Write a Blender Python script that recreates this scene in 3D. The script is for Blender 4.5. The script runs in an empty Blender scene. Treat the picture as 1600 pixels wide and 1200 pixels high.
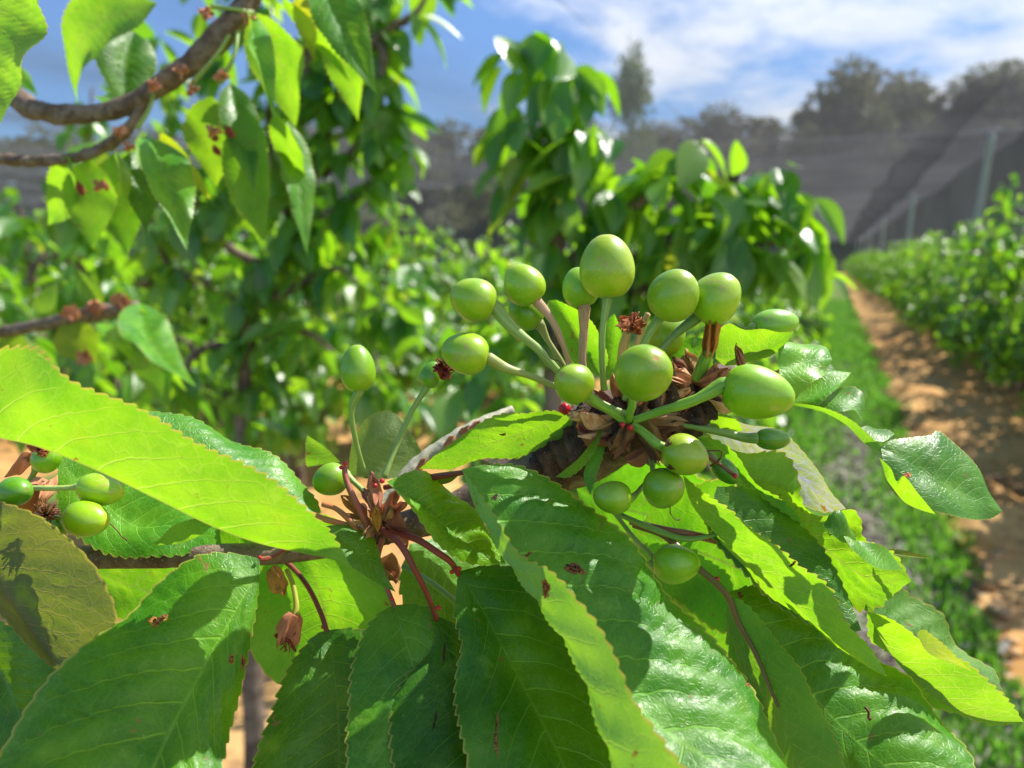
import bpy, math, random
import numpy as np
from mathutils import Vector, Matrix
R = math.radians
random.seed(7); rng = np.random.default_rng(7)
S = bpy.context.scene
# ------------------------------------------------------------------ camera, sky, sun, exposure
CAM = np.array([0.0, 0.0, 1.6]); F = 1200.0
PIT = math.atan(190 / F)
FW = np.array([0, math.cos(PIT), -math.sin(PIT)]); RT = np.array([1.0, 0, 0]); UP = np.array([0, math.sin(PIT), math.cos(PIT)])
cd = bpy.data.cameras.new('camera'); cam = bpy.data.objects.new('camera', cd); S.collection.objects.link(cam)
cam.location = CAM; cam.rotation_euler = (math.pi / 2 - PIT, 0, 0)
cd.lens = 27; cd.sensor_width = 36; cd.clip_start = 0.01; cd.clip_end = 3000
cd.dof.use_dof = True; cd.dof.focus_distance = 0.178; cd.dof.aperture_fstop = 14.5
S.camera = cam
SUN = np.array([0.52, 0.31, 0.79]); SUN /= np.linalg.norm(SUN)
sl = bpy.data.lights.new('sun', 'SUN'); sl.energy = 5.0; sl.angle = R(0.53); sl.color = (1, 0.95, 0.87)
so = bpy.data.objects.new('sun', sl); S.collection.objects.link(so)
so.rotation_euler = Vector(SUN).to_track_quat('Z', 'Y').to_euler()
SUN_EL = math.asin(SUN[2]); SUN_AZ = math.atan2(SUN[0], SUN[1])
S.view_settings.view_transform = 'Standard'; S.view_settings.look = 'None'
S.view_settings.gamma = 1; S.view_settings.exposure = 1.13
S.cycles.use_denoising = True
S.cycles.max_bounces = 8; S.cycles.transparent_max_bounces = 24
S.cycles.transmission_bounces = 5; S.cycles.diffuse_bounces = 4; S.cycles.glossy_bounces = 2
S.cycles.sample_clamp_indirect = 4.0
S.cycles.caustics_reflective = False; S.cycles.caustics_refractive = False

class NT:
    """small node-tree writer"""
    def __init__(s, tree): s.t = tree; s.n = tree.nodes; s.l = tree.links
    def put(s, sock, v):
        if isinstance(v, bpy.types.NodeSocket): s.l.new(v, sock)
        elif v is not None: sock.default_value = v
    def m(s, op, a, b=None, c=None, clamp=False):
        n = s.n.new('ShaderNodeMath'); n.operation = op; n.use_clamp = clamp
        s.put(n.inputs[0], a); s.put(n.inputs[1], b)
        if c is not None: s.put(n.inputs[2], c)
        return n.outputs[0]
    def vm(s, op, a, b=None, sc=None):
        n = s.n.new('ShaderNodeVectorMath'); n.operation = op
        s.put(n.inputs[0], a); s.put(n.inputs[1], b)
        if sc is not None: s.put(n.inputs['Scale'], sc)
        return n.outputs['Value'] if op in ('DOT_PRODUCT', 'LENGTH') else n.outputs[0]
    def mr(s, v, a, b, c=0.0, d=1.0, smooth=True):
        n = s.n.new('ShaderNodeMapRange'); n.interpolation_type = 'SMOOTHSTEP' if smooth else 'LINEAR'
        for i, x in enumerate((v, a, b, c, d)): s.put(n.inputs[i], x)
        return n.outputs[0]
    def mix(s, f, a, b, mode='MIX'):
        n = s.n.new('ShaderNodeMix'); n.data_type = 'RGBA'; n.blend_type = mode
        s.put(n.inputs[0], f)
        s.put(n.inputs[6], tuple(a) + (1,) if isinstance(a, (tuple, list)) and len(a) == 3 else a)
        s.put(n.inputs[7], tuple(b) + (1,) if isinstance(b, (tuple, list)) and len(b) == 3 else b)
        return n.outputs[2]
    def noise(s, vec, scale, detail=3, rough=0.5, dist=0.0, out=0):
        n = s.n.new('ShaderNodeTexNoise'); s.put(n.inputs['Vector'], vec)
        s.put(n.inputs['Scale'], scale); n.inputs['Detail'].default_value = detail
        n.inputs['Roughness'].default_value = rough; n.inputs['Distortion'].default_value = dist
        return n.outputs[out]
    def vor(s, vec, scale, feature='DISTANCE_TO_EDGE', out=0):
        n = s.n.new('ShaderNodeTexVoronoi'); n.feature = feature
        s.put(n.inputs['Vector'], vec); s.put(n.inputs['Scale'], scale); return n.outputs[out]
    def xyz(s, x, y, z=0.0):
        n = s.n.new('ShaderNodeCombineXYZ'); s.put(n.inputs[0], x); s.put(n.inputs[1], y); s.put(n.inputs[2], z); return n.outputs[0]
    def sep(s, v):
        n = s.n.new('ShaderNodeSeparateXYZ'); s.put(n.inputs[0], v); return n.outputs
    def bump(s, h, strength=0.5, dist=0.001, nrm=None):
        n = s.n.new('ShaderNodeBump'); s.put(n.inputs['Height'], h); n.inputs['Strength'].default_value = strength
        n.inputs['Distance'].default_value = dist
        if nrm is not None: s.put(n.inputs['Normal'], nrm)
        return n.outputs[0]
    def pr(s, **k):
        n = s.n.new('ShaderNodeBsdfPrincipled')
        for a, v in k.items():
            a = {'base': 'Base Color', 'rough': 'Roughness', 'normal': 'Normal', 'spec': 'Specular IOR Level', 'coat': 'Coat Weight',
                 'coatr': 'Coat Roughness', 'sss': 'Subsurface Weight', 'sssr': 'Subsurface Radius', 'ssss': 'Subsurface Scale', 'metal': 'Metallic'}[a]
            s.put(n.inputs[a], tuple(v) + (1,) if isinstance(v, tuple) and len(v) == 3 and 'Color' in a else v)
        return n.outputs[0]
    def mixs(s, f, a, b):
        n = s.n.new('ShaderNodeMixShader'); s.put(n.inputs[0], f); s.put(n.inputs[1], a); s.put(n.inputs[2], b); return n.outputs[0]
def newmat(name):
    m = bpy.data.materials.new(name); m.use_nodes = True
    m.node_tree.nodes.clear(); t = NT(m.node_tree)
    o = t.n.new('ShaderNodeOutputMaterial'); t.out = o.inputs[0]
    return m, t

w = bpy.data.worlds.new('World'); S.world = w; w.use_nodes = True
t = NT(w.node_tree); t.n.clear()
sky = t.n.new('ShaderNodeTexSky'); sky.sky_type = 'NISHITA'; sky.sun_disc = False
sky.sun_elevation = SUN_EL; sky.sun_rotation = SUN_AZ; sky.air_density = 1.0; sky.dust_density = 0.4; sky.ozone_density = 3.0
tc = t.n.new('ShaderNodeTexCoord'); dv = t.sep(tc.outputs['Generated'])
zz = t.m('ADD', t.m('MAXIMUM', dv[2], 0.0), 0.13)
cu = t.m('DIVIDE', dv[0], zz); cv = t.m('DIVIDE', dv[1], zz)
ca, sa = math.cos(0.35), math.sin(0.35)
p1 = t.xyz(t.m('ADD', t.m('MULTIPLY', cu, ca), t.m('MULTIPLY', cv, -sa)), t.m('MULTIPLY', t.m('ADD', t.m('MULTIPLY', cu, sa), t.m('MULTIPLY', cv, ca)), 1.0), 0.3)
n1 = t.noise(p1, 0.75, 8, 0.62, 0.5)
n2 = t.noise(p1, 2.6, 6, 0.6, 0.3)
side = t.mr(cu, -1.2, 1.6, -0.13, 0.13)          # more cloud towards the east
cl = t.m('ADD', t.m('ADD', t.m('MULTIPLY', n1, 0.72), t.m('MULTIPLY', n2, 0.28)), side)
cm = t.mr(cl, 0.46, 0.62)
skyc = t.mix(1.0, sky.outputs[0], (0.72, 0.98, 1.28), 'MULTIPLY')
col = t.mix(t.m('MULTIPLY', cm, 0.85), skyc, (9.8, 10.1, 10.5))
bg = t.n.new('ShaderNodeBackground'); t.l.new(col, bg.inputs[0]); bg.inputs[1].default_value = 0.086
ow = t.n.new('ShaderNodeOutputWorld'); t.l.new(bg.outputs[0], ow.inputs[0])

# ------------------------------------------------------------------ geometry helpers
def P(x, y, d):           # a point d centimetres in front of the lens
    d = d / 100.0
    return CAM + d * (FW + RT * (x - 800) / F + UP * (600 - y) / F)
def PX(n, d): return n * d / 100.0 / F    # pixels at a distance -> metres
RA = math.atan(500 / 1215)                 # direction of the orchard rows
VR = np.array([math.sin(RA), math.cos(RA), 0]); UR = np.array([math.cos(RA), -math.sin(RA), 0])
def row(u, v, z=0.0): return UR * u + VR * v + np.array([0, 0, z])

def tag(o, label=None, cat=None, group=None, kind=None):
    if label: o['label'] = label
    if cat: o['category'] = cat
    if group: o['group'] = group
    if kind: o['kind'] = kind
    return o
def empty(name, loc, label, cat, group=None):
    o = bpy.data.objects.new(name, None); S.collection.objects.link(o); o.location = loc; o.empty_display_size = 0.01
    return tag(o, label, cat, group)
def mesh_np(name, V, Fq, mats, parent=None, uv=None, uv2=None, smooth=True, origin=None, attr=None, mi=None):
    V = np.asarray(V, float)
    off = np.array(parent.location) if parent is not None and parent.type == 'EMPTY' else np.zeros(3)
    par = parent
    if parent is not None and parent.type != 'EMPTY' and parent.parent is not None: off = np.array(parent.parent.location)
    me = bpy.data.meshes.new(name)
    Fq = np.asarray(Fq)
    k = Fq.shape[1]; nf = len(Fq)
    me.vertices.add(len(V)); me.vertices.foreach_set('co', (V - off).astype(np.float32).ravel())
    me.loops.add(nf * k); me.loops.foreach_set('vertex_index', Fq.astype(np.int32).ravel())
    me.polygons.add(nf); me.polygons.foreach_set('loop_start', (np.arange(nf) * k).astype(np.int32))
    me.polygons.foreach_set('loop_total', np.full(nf, k, np.int32))
    me.update(calc_edges=True)
    if smooth: me.polygons.foreach_set('use_smooth', np.ones(nf, bool))
    for nm, u in (('UVMap', uv), ('Metric', uv2)):
        if u is not None:
            l = me.uv_layers.new(name=nm); l.data.foreach_set('uv', np.asarray(u)[Fq.ravel()].astype(np.float32).ravel())
    for m in (mats if isinstance(mats, (list, tuple)) else [mats]): me.materials.append(m)
    if mi is not None: me.polygons.foreach_set('material_index', np.asarray(mi, np.int32))
    me.validate()
    o = bpy.data.objects.new(name, me); S.collection.objects.link(o)
    if par is not None: o.parent = par
    return o
def crom(pts, n, by_arc=True):
    p = np.asarray(pts, float)
    if len(p) == 2:
        tt = np.linspace(0, 1, n)[:, None]; return p[0] * (1 - tt) + p[1] * tt
    q = np.vstack([2 * p[0] - p[1], p, 2 * p[-1] - p[-2]])
    out = []
    for i in range(1, len(q) - 2):
        a, b, c, d = q[i - 1:i + 3]
        for s in np.linspace(0, 1, 24, endpoint=False):
            out.append(0.5 * ((2 * b) + (c - a) * s + (2 * a - 5 * b + 4 * c - d) * s * s + (3 * b - a - 3 * c + d) * s ** 3))
    out.append(p[-1]); out = np.array(out)
    L = np.concatenate([[0], np.cumsum(np.linalg.norm(np.diff(out, axis=0), axis=1))]); L /= L[-1]
    s = np.linspace(0, 1, n)
    return np.stack([np.interp(s, L, out[:, k]) for k in range(out.shape[1])], 1)
def grid_faces(nu, nv, wrap=False):
    i = np.arange(nu - 1)[:, None]; j = np.arange(nv if wrap else nv - 1)[None, :]
    a = i * nv + j; b = i * nv + (j + 1) % nv
    return np.stack([a, b, b + nv, a + nv], -1).reshape(-1, 4)
def unit(v): return v / (np.linalg.norm(v, axis=-1, keepdims=True) + 1e-12)
def tube(pts, rad, n=40, seg=12, bumpy=0.0, seed=0, squash=1.0):
    """swept tube with closed ends; rad = list of radii along the path"""
    c = crom(pts, n); r = np.interp(np.linspace(0, 1, n), np.linspace(0, 1, len(rad)), rad)
    T = unit(np.gradient(c, axis=0)); ref = np.array([0.13, 0.2, 0.97]) if abs(T[0][2]) < 0.9 else np.array([1.0, 0.1, 0])
    A = unit(np.cross(T, ref)); B = np.cross(T, A)
    th = np.linspace(0, 2 * math.pi, seg, endpoint=False)
    g = np.random.default_rng(seed)
    rr = r[:, None] * np.ones(seg)
    if bumpy:
        for k in range(6):
            f1, f2, ph = g.integers(1, 4), g.uniform(3, 30), g.uniform(0, 6.28)
            rr = rr * (1 + bumpy * 0.4 * np.sin(f1 * th[None, :] + f2 * np.linspace(0, 1, n)[:, None] * 3 + ph))
        rr = rr * (1 + bumpy * 0.25 * g.standard_normal((n, seg)))
    V = c[:, None, :] + rr[..., None] * (np.cos(th)[None, :, None] * A[:, None, :] + squash * np.sin(th)[None, :, None] * B[:, None, :])
    V = V.reshape(-1, 3); Fq = grid_faces(n, seg, True)
    # caps
    V = np.vstack([V, c[0] - T[0] * r[0] * 0.4, c[-1] + T[-1] * r[-1] * 0.4]); a = len(V) - 2; b = a + 1
    j = np.arange(seg); j2 = (j + 1) % seg
    c0 = np.stack([np.full(seg, a), j2, j, np.full(seg, a)], 1); base = (n - 1) * seg
    c1 = np.stack([np.full(seg, b), base + j, base + j2, np.full(seg, b)], 1)
    # degenerate quads avoided: use tri-fans as quads over half steps
    def fan(cn, ring, flip):
        q = []
        for i in range(0, seg, 2):
            x = [cn, ring[i], ring[(i + 1) % seg], ring[(i + 2) % seg]]
            q.append(x if flip else [x[0], x[3], x[2], x[1]])
        return q
    Fq = np.vstack([Fq, fan(a, list(range(seg)), False), fan(b, list(range(base, base + seg)), True)])
    sv = np.repeat(np.linspace(0, 1, n), seg); tv = np.tile(th / 6.2832, n)
    uv = np.stack([np.concatenate([sv, [0, 1]]), np.concatenate([tv, [0, 0]])], 1)
    return V, Fq, uv
def join(parts):
    Vs, Fs, Us, k = [], [], [], 0
    for V, Fq, uv in parts:
        Vs.append(V); Fs.append(np.asarray(Fq) + k); Us.append(uv); k += len(V)
    return np.vstack(Vs), np.vstack(Fs), np.vstack(Us)

# ------------------------------------------------------------------ materials
def leaf_material(name, fine=True):
    m, t = newmat(name)
    oi = t.n.new('ShaderNodeObjectInfo'); geo = t.n.new('ShaderNodeNewGeometry')
    uvn = t.n.new('ShaderNodeUVMap'); uvn.uv_map = 'UVMap'; uv = t.sep(uvn.outputs[0])
    back = geo.outputs['Backfacing']
    sv = t.m('SUBTRACT', t.m('MULTIPLY', uv[1], 2.0), 1.0); tt = t.m('ABSOLUTE', sv)
    if fine:
        met = t.n.new('ShaderNodeUVMap'); met.uv_map = 'Metric'
        mv = t.vm('ADD', met.outputs[0], t.vm('SCALE', oi.outputs['Location'], None, 37.0))
        mv = t.vm('ADD', met.outputs[0], t.xyz(t.m('MULTIPLY', oi.outputs['Random'], 40.0), t.m('MULTIPLY', oi.outputs['Random'], 17.0)))
    else:
        isl = geo.outputs['Random Per Island']
        mv = t.vm('ADD', t.vm('MULTIPLY', uvn.outputs[0], (8.0, 4.0, 1.0)), t.xyz(t.m('MULTIPLY', isl, 50.0), t.m('MULTIPLY', isl, 31.0)))
    wob = t.m('MULTIPLY', t.m('SUBTRACT', t.noise(mv, 0.9, 2), 0.5), 0.55 if fine else 0.3)
    ph = t.m('MULTIPLY', 11.0 if fine else 9.0, t.m('SUBTRACT', uv[0], t.m('ADD', t.m('MULTIPLY', tt, 0.14), t.m('MULTIPLY', t.m('MULTIPLY', tt, tt), 0.10))))
    ph = t.m('ADD', t.m('ADD', ph, t.m('MULTIPLY', t.m('GREATER_THAN', sv, 0.0), 0.45)), wob)
    ph = t.m('ADD', ph, 20.0)
    d = t.m('PINGPONG', ph, 0.5)
    wv = t.mr(tt, 0.0, 0.95, 0.036, 0.016)
    vein = t.m('SUBTRACT', 1.0, t.mr(d, t.m('MULTIPLY', wv, 0.5), t.m('MULTIPLY', wv, 1.6)))
    vein = t.m('MULTIPLY', vein, t.mr(tt, 0.82, 0.93, 1.0, 0.15))
    mid = t.m('SUBTRACT', 1.0, t.mr(tt, 0.008, 0.024))
    big = t.noise(mv, 0.8, 3)
    if fine:
        ve = t.vor(t.vm('ADD', mv, t.vm('SCALE', t.noise(mv, 3.0, 2, out=1), None, 0.25)), 2.3)
        ter = t.m('SUBTRACT', 1.0, t.mr(ve, 0.008, 0.045))
        ve2 = t.vor(mv, 9.0)
        q4 = t.m('SUBTRACT', 1.0, t.mr(ve2, 0.02, 0.12))
        net = t.m('MAXIMUM', t.m('MULTIPLY', ter, t.mr(back, 0, 1, 0.26, 0.42, False)), t.m('MULTIPLY', q4, 0.20))
        vall = t.m('MAXIMUM', t.m('MAXIMUM', vein, mid), net)
    else:
        vall = t.m('MAXIMUM', vein, mid)
    # upper face: deep green; lower face: paler, greyer
    if fine:
        tint = oi.outputs['Color']
        top = t.mix(t.mr(big, 0.3, 0.7), (0.018, 0.120, 0.002), (0.056, 0.200, 0.003))
        und = t.mix(t.mr(big, 0.3, 0.7), (0.130, 0.270, 0.060), (0.170, 0.320, 0.075))
        trc = t.mix(t.mr(big, 0.25, 0.75), (0.20, 0.52, 0.002), (0.40, 0.74, 0.004))
    else:
        tint = oi.outputs['Color']
        top = t.mix(isl, (0.010, 0.080, 0.007), (0.095, 0.245, 0.040))  # brighter leaves blued in the base colour to imitate sunlit sheen
        und = t.mix(isl, (0.090, 0.220, 0.050), (0.150, 0.290, 0.070))
        yl = t.mr(isl, 0.94, 1.0)
        trc = t.mix(isl, (0.15, 0.45, 0.004), (0.46, 0.84, 0.012))
        trc = t.mix(yl, trc, (0.60, 0.70, 0.03)); top = t.mix(yl, top, (0.09, 0.21, 0.02))
    base = t.mix(back, top, und)
    base = t.mix(t.m('MULTIPLY', vall, 0.85), base, t.mix(1.0, base, (0.07, 0.15, 0.02), 'ADD'))
    trc = t.mix(t.m('MULTIPLY', vall, 0.62), trc, t.mix(back, (0.62, 0.80, 0.14), (0.60, 0.76, 0.09)))
    trc = t.mix(t.m('MULTIPLY', mid, 0.8), trc, (0.30, 0.30, 0.05))
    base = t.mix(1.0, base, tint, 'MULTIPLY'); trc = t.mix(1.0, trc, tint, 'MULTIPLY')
    if fine:
        edge = t.mr(tt, 0.965, 1.0)
        base = t.mix(t.m('MULTIPLY', edge, 0.75), base, (0.42, 0.36, 0.07)); trc = t.mix(edge, trc, (0.65, 0.50, 0.08))
        # blemishes: tan and brown flecks with a shape of their own
        bl = t.noise(mv, 1.7, 4, 0.6); b2 = t.noise(t.vm('ADD', mv, (9.1, 3.3, 0)), 7.0, 3, 0.6)
        blm = t.m('MULTIPLY', t.mr(bl, 0.645, 0.68), t.mr(b2, 0.50, 0.58))
        base = t.mix(blm, base, (0.20, 0.13, 0.03)); trc = t.mix(blm, trc, (0.35, 0.16, 0.03))
        yel = t.mr(t.noise(t.vm('ADD', mv, (2.7, 5.1, 0)), 1.1, 3, 0.6), 0.56, 0.72)
        base = t.mix(t.m('MULTIPLY', yel, 0.5), base, (0.13, 0.27, 0.02)); trc = t.mix(t.m('MULTIPLY', yel, 0.35), trc, (0.55, 0.72, 0.02))
        pale = t.mr(t.noise(t.vm('ADD', mv, (4.1, 7.3, 0)), 12.0, 2), 0.66, 0.74)
        base = t.mix(t.m('MULTIPLY', pale, 0.35), base, (0.25, 0.36, 0.12))
    if fine:
        h = t.m('SUBTRACT', t.m('MULTIPLY', t.noise(mv, 5.0, 3, 0.6), 0.5), t.m('MULTIPLY', t.m('MAXIMUM', t.m('MULTIPLY', vein, 0.9), t.m('MULTIPLY', net, 0.7)), 1.0))
        h = t.m('MULTIPLY', h, t.mr(back, 0, 1, 1.0, -1.0, False))
        nb = t.bump(h, 0.55, 0.00040)
        rough = t.mr(t.noise(mv, 2.0, 2), 0.3, 0.7, 0.34, 0.50)
    else:
        nb = t.bump(t.m('MULTIPLY', d, 1.0), 0.5, 0.002); rough = 0.31
    rough = t.m('ADD', rough, t.m('MULTIPLY', back, 0.22))
    b = t.pr(base=base, rough=rough, normal=nb, spec=0.33 if fine else 0.75)
    tr = t.n.new('ShaderNodeBsdfTranslucent'); t.put(tr.inputs[0], trc); t.put(tr.inputs[1], nb)
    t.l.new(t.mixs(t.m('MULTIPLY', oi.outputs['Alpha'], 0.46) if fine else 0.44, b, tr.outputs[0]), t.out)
    return m
M_LEAF = leaf_material('cherry_leaf', True)
M_FOL = leaf_material('foliage', False)

def bark_material(name, c1, c2, c3, scale=160.0, bd=0.0012):
    m, t = newmat(name)
    tc = t.n.new('ShaderNodeTexCoord'); o = tc.outputs['Object']
    a = t.noise(o, scale, 5, 0.65); b = t.noise(o, scale * 0.25, 3, 0.6, 0.6); l = t.noise(o, scale * 2.2, 2)
    col = t.mix(t.mr(b, 0.35, 0.65), c1, c2); col = t.mix(t.mr(l, 0.64, 0.70), col, c3)
    h = t.m('ADD', a, t.m('MULTIPLY', t.mr(l, 0.6, 0.72), 0.6))
    t.l.new(t.pr(base=col, rough=0.72, normal=t.bump(h, 0.7, bd), spec=0.35), t.out); return m
M_BARK = bark_material('twig_bark', (0.10, 0.060, 0.038), (0.21, 0.155, 0.11), (0.38, 0.30, 0.22), 700.0, 0.0006)
M_SPUR = bark_material('spur_bark', (0.045, 0.022, 0.015), (0.12, 0.07, 0.045), (0.30, 0.20, 0.12), 600.0, 0.0012)
M_TRUNK = bark_material('trunk_bark', (0.07, 0.045, 0.035), (0.18, 0.13, 0.10), (0.30, 0.25, 0.20), 40.0, 0.006)

def fruit_material():
    m, t = newmat('green_cherry_skin')
    oi = t.n.new('ShaderNodeObjectInfo'); u = t.n.new('ShaderNodeUVMap'); u.uv_map = 'UVMap'; uv = t.sep(u.outputs[0])
    tc = t.n.new('ShaderNodeTexCoord'); o = t.vm('ADD', tc.outputs['Object'], t.vm('SCALE', oi.outputs['Location'], None, 3.0))
    n = t.noise(o, 130.0, 3); f = t.noise(o, 1700.0, 2); g = t.noise(o, 320.0, 3)
    col = t.mix(t.mr(n, 0.3, 0.7), (0.170, 0.350, 0.004), (0.280, 0.450, 0.010))
    col = t.mix(t.m('MULTIPLY', t.mr(f, 0.62, 0.70), 0.14), col, (0.60, 0.72, 0.30))
    col = t.mix(t.m('MULTIPLY', t.mr(g, 0.66, 0.72), 0.35), col, (0.40, 0.36, 0.12))
    # blush at both ends
    ends = t.m('MAXIMUM', t.mr(uv[0], 0.93, 1.0), t.mr(uv[0], 0.05, 0.0))
    col = t.mix(t.m('MULTIPLY', ends, 0.30), col, (0.48, 0.46, 0.10))
    sl_ = t.m('SUBTRACT', 1.0, t.mr(t.m('ABSOLUTE', t.m('SUBTRACT', uv[1], 0.669)), 0.003, 0.012)); col = t.mix(t.m('MULTIPLY', sl_, 0.4), col, (0.42, 0.52, 0.14))
    bm = t.m('MULTIPLY', t.mr(t.noise(o, 90.0, 2), 0.60, 0.64), t.mr(t.noise(o, 900.0, 3), 0.48, 0.6)); col = t.mix(t.m('MULTIPLY', bm, 0.55), col, (0.30, 0.26, 0.10))
    scar = t.mr(uv[0], 0.9962, 0.9975); col = t.mix(t.mr(uv[0], 0.020, 0.010), col, (0.22, 0.12, 0.05)); col = t.mix(scar, col, (0.46, 0.27, 0.07))
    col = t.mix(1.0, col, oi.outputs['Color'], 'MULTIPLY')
    b = t.pr(base=col, rough=t.mr(g, 0.3, 0.7, 0.34, 0.44), spec=0.5, coat=0.25, coatr=0.12, sss=0.15, sssr=(0.0028, 0.0034, 0.0008), ssss=1.0, normal=t.bump(f, 0.12, 0.0002))
    t.l.new(b, t.out); return m
M_FRUIT = fruit_material()
def plain(name, c1, c2, scale=400.0, rough=0.5, trans=0.0, tc_=(0.5, 0.4, 0.1), bd=0.0004, use_tint=True, spec=0.4, stretch=None):
    m, t = newmat(name)
    oi = t.n.new('ShaderNodeObjectInfo'); tc = t.n.new('ShaderNodeTexCoord'); o = tc.outputs['Object']
    if stretch:
        u = t.n.new('ShaderNodeUVMap'); u.uv_map = 'UVMap'; o = t.vm('MULTIPLY', u.outputs[0], stretch); scale = 1.0
    n = t.noise(o, scale, 4, 0.6)
    col = t.mix(t.mr(n, 0.35, 0.65), c1, c2)
    if use_tint: col = t.mix(1.0, col, oi.outputs['Color'], 'MULTIPLY')
    nb = t.bump(n, 0.5, bd)
    b = t.pr(base=col, rough=rough, normal=nb, spec=spec)
    if trans:
        tr = t.n.new('ShaderNodeBsdfTranslucent'); t.put(tr.inputs[0], t.mix(t.mr(n, 0.3, 0.7), tc_, tuple(x * 0.6 for x in tc_)))
        b = t.mixs(trans, b, tr.outputs[0])
    t.l.new(b, t.out); return m
M_STALK = plain('green_stalk', (0.30, 0.41, 0.11), (0.18, 0.29, 0.05), stretch=(3.0, 14.0, 1.0), rough=0.42, bd=0.0003)
M_PETI = plain('red_leaf_stalk', (0.26, 0.035, 0.035), (0.16, 0.045, 0.025), stretch=(4.0, 5.0, 1.0), rough=0.38)
M_GLAND = plain('red_gland', (0.52, 0.02, 0.03), (0.35, 0.01, 0.02), 900.0, 0.22)
M_SCALE = plain('papery_scale', (0.36, 0.20, 0.12), (0.66, 0.42, 0.28), 1.0, 0.7, 0.40, (0.90, 0.52, 0.30), bd=0.0012, spec=0.2, stretch=(4.0, 26.0, 1.0))
M_DRY = plain('dried_flower', (0.36, 0.14, 0.06), (0.14, 0.05, 0.03), 700.0, 0.6, 0.2, (0.5, 0.2, 0.06))

# ------------------------------------------------------------------ leaves
def leaf_surface(curves, mid, serr=(True, True), teeth_mm=2.3, amp_mm=0.75, bulge=0.06, ripple=0.35, seed=0, nS=None, nT=8, curl=0.0):
    """curves: longitudinal 3D curves from one margin to the other; mid = index of the midrib"""
    g = np.random.default_rng(seed)
    L = np.linalg.norm(np.diff(crom(curves[mid], 60), axis=0), axis=1).sum()
    if L < 0.032: teeth_mm *= 0.55; amp_mm *= 0.45; ripple *= 0.4
    nt = max(8, int(L * 1000 / teeth_mm)); k = 5
    nS = nS or nt * k + 1
    C = np.array([crom(c, nS) for c in curves])                  # K,nS,3
    s = np.linspace(0, 1, nS)
    def side(idx):                                                 # from midrib outwards
        c = C[idx]                                                # K',nS,3
        if len(idx) == 1: return np.zeros(1), c[:1]
        seg = len(idx) - 1; n = nT * max(1, seg)
        tt = np.linspace(0, 1, n + 1) ** 0.85
        if seg == 1:
            pts = c[0][None] * (1 - tt)[:, None, None] + c[1][None] * tt[:, None, None]
        else:
            q = np.concatenate([(2 * c[0] - c[1])[None], c, (2 * c[-1] - c[-2])[None]])
            pts = []
            for x in tt:
                f = x * seg; i = min(int(f), seg - 1); f -= i
                a, b, cc, d = q[i], q[i + 1], q[i + 2], q[i + 3]
                pts.append(0.5 * (2 * b + (cc - a) * f + (2 * a - 5 * b + 4 * cc - d) * f * f + (3 * b - a - 3 * cc + d) * f ** 3))
            pts = np.array(pts)
        return tt, pts
    tl, Lp = side(list(range(mid, -1, -1))); tr, Rp = side(list(range(mid, len(curves))))
    V = np.concatenate([Lp[::-1], Rp[1:]])                        # n,nS,3
    tv = np.concatenate([-tl[::-1], tr[1:]])
    n = len(V)
    # normals
    dS = np.gradient(V, axis=1); dT = np.gradient(V, axis=0)
    N = unit(np.cross(dS, dT)); N[:, 0] = N[:, 2]; N[:, 1] = N[:, 2]; N[:, -1] = N[:, -3]; N[:, -2] = N[:, -3]
    half = 0.5 * np.linalg.norm(np.diff(V, axis=0), axis=2).sum(0)  # nS
    env = np.sin(np.pi * np.clip(s, 0, 1)) ** 0.5
    at = np.abs(tv)[:, None]
    off = bulge * half[None] * np.sin(np.pi * at)
    ph = 11.0 * (s[None] - 0.14 * at - 0.10 * at * at) + 0.45 * (tv[:, None] > 0)
    off = off + ripple * 0.001 * np.minimum(half / 0.012, 1.4)[None] * np.abs(np.sin(np.pi * ph)) ** 0.7 * np.sin(np.pi * np.clip(at, 0, 1)) ** 0.6 * 1.9
    for _ in range(5):                                             # slow waves, strongest near the margin
        f1, f2, p_ = g.uniform(2, 9) * min(1, max(0.25, L / 0.06)), g.uniform(1, 4), g.uniform(0, 6.3)
        off = off + 0.00055 * (at ** 1.5) * np.sin(f1 * 3.1 * s[None] + f2 * tv[:, None] + p_) * (half / 0.012)[None] * (1 + curl)
    sw = np.where(tv[:, None] < 0, np.linalg.norm(V[0] - V[len(tl) - 1], axis=1)[None], np.linalg.norm(V[-1] - V[len(tl) - 1], axis=1)[None]) / (half[None] + 1e-9)
    off = off * np.clip(sw, 0, 1.15)
    V = V + N * (off * env[None])[..., None]
    # serrated margin
    saw = (s * nt) % 1.0
    big = 0.75 + 0.5 * np.interp(s, np.linspace(0, 1, nt + 1), g.random(nt + 1))
    prof = np.where(saw < 0.72, (saw / 0.72) ** 1.2, (1 - saw) / 0.28) * big
    fade = np.clip(s / 0.06, 0.1, 1) * np.clip((1 - s) / 0.04, 0.1, 1)
    wid_ = [np.linalg.norm(V[0] - V[len(tl) - 1], axis=1), np.linalg.norm(V[-1] - V[len(tl) - 1], axis=1)]
    for e, inner, on in ((0, 3, serr[0]), (n - 1, n - 4, serr[1])):
        if not on: continue
        out = unit(V[e] - V[inner]); tan = unit(np.gradient(V[e], axis=0))
        o = (out * prof[:, None] + tan * (prof * 0.40)[:, None]) * (np.minimum(amp_mm * 0.00125, 0.16 * wid_[0 if e == 0 else 1]) * fade)[:, None]
        o1 = o
        V[e] += o
        V[e + (1 if e == 0 else -1)] += o1 * 0.45
    ms = s * L * 100
    uv = np.stack([np.tile(s, n), np.repeat((tv + 1) / 2, nS)], 1)
    uv2 = np.stack([np.tile(ms, n), (tv[:, None] * half[None] * 100).ravel()], 1)
    return V.reshape(-1, 3), grid_faces(n, nS), uv, uv2
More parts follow.
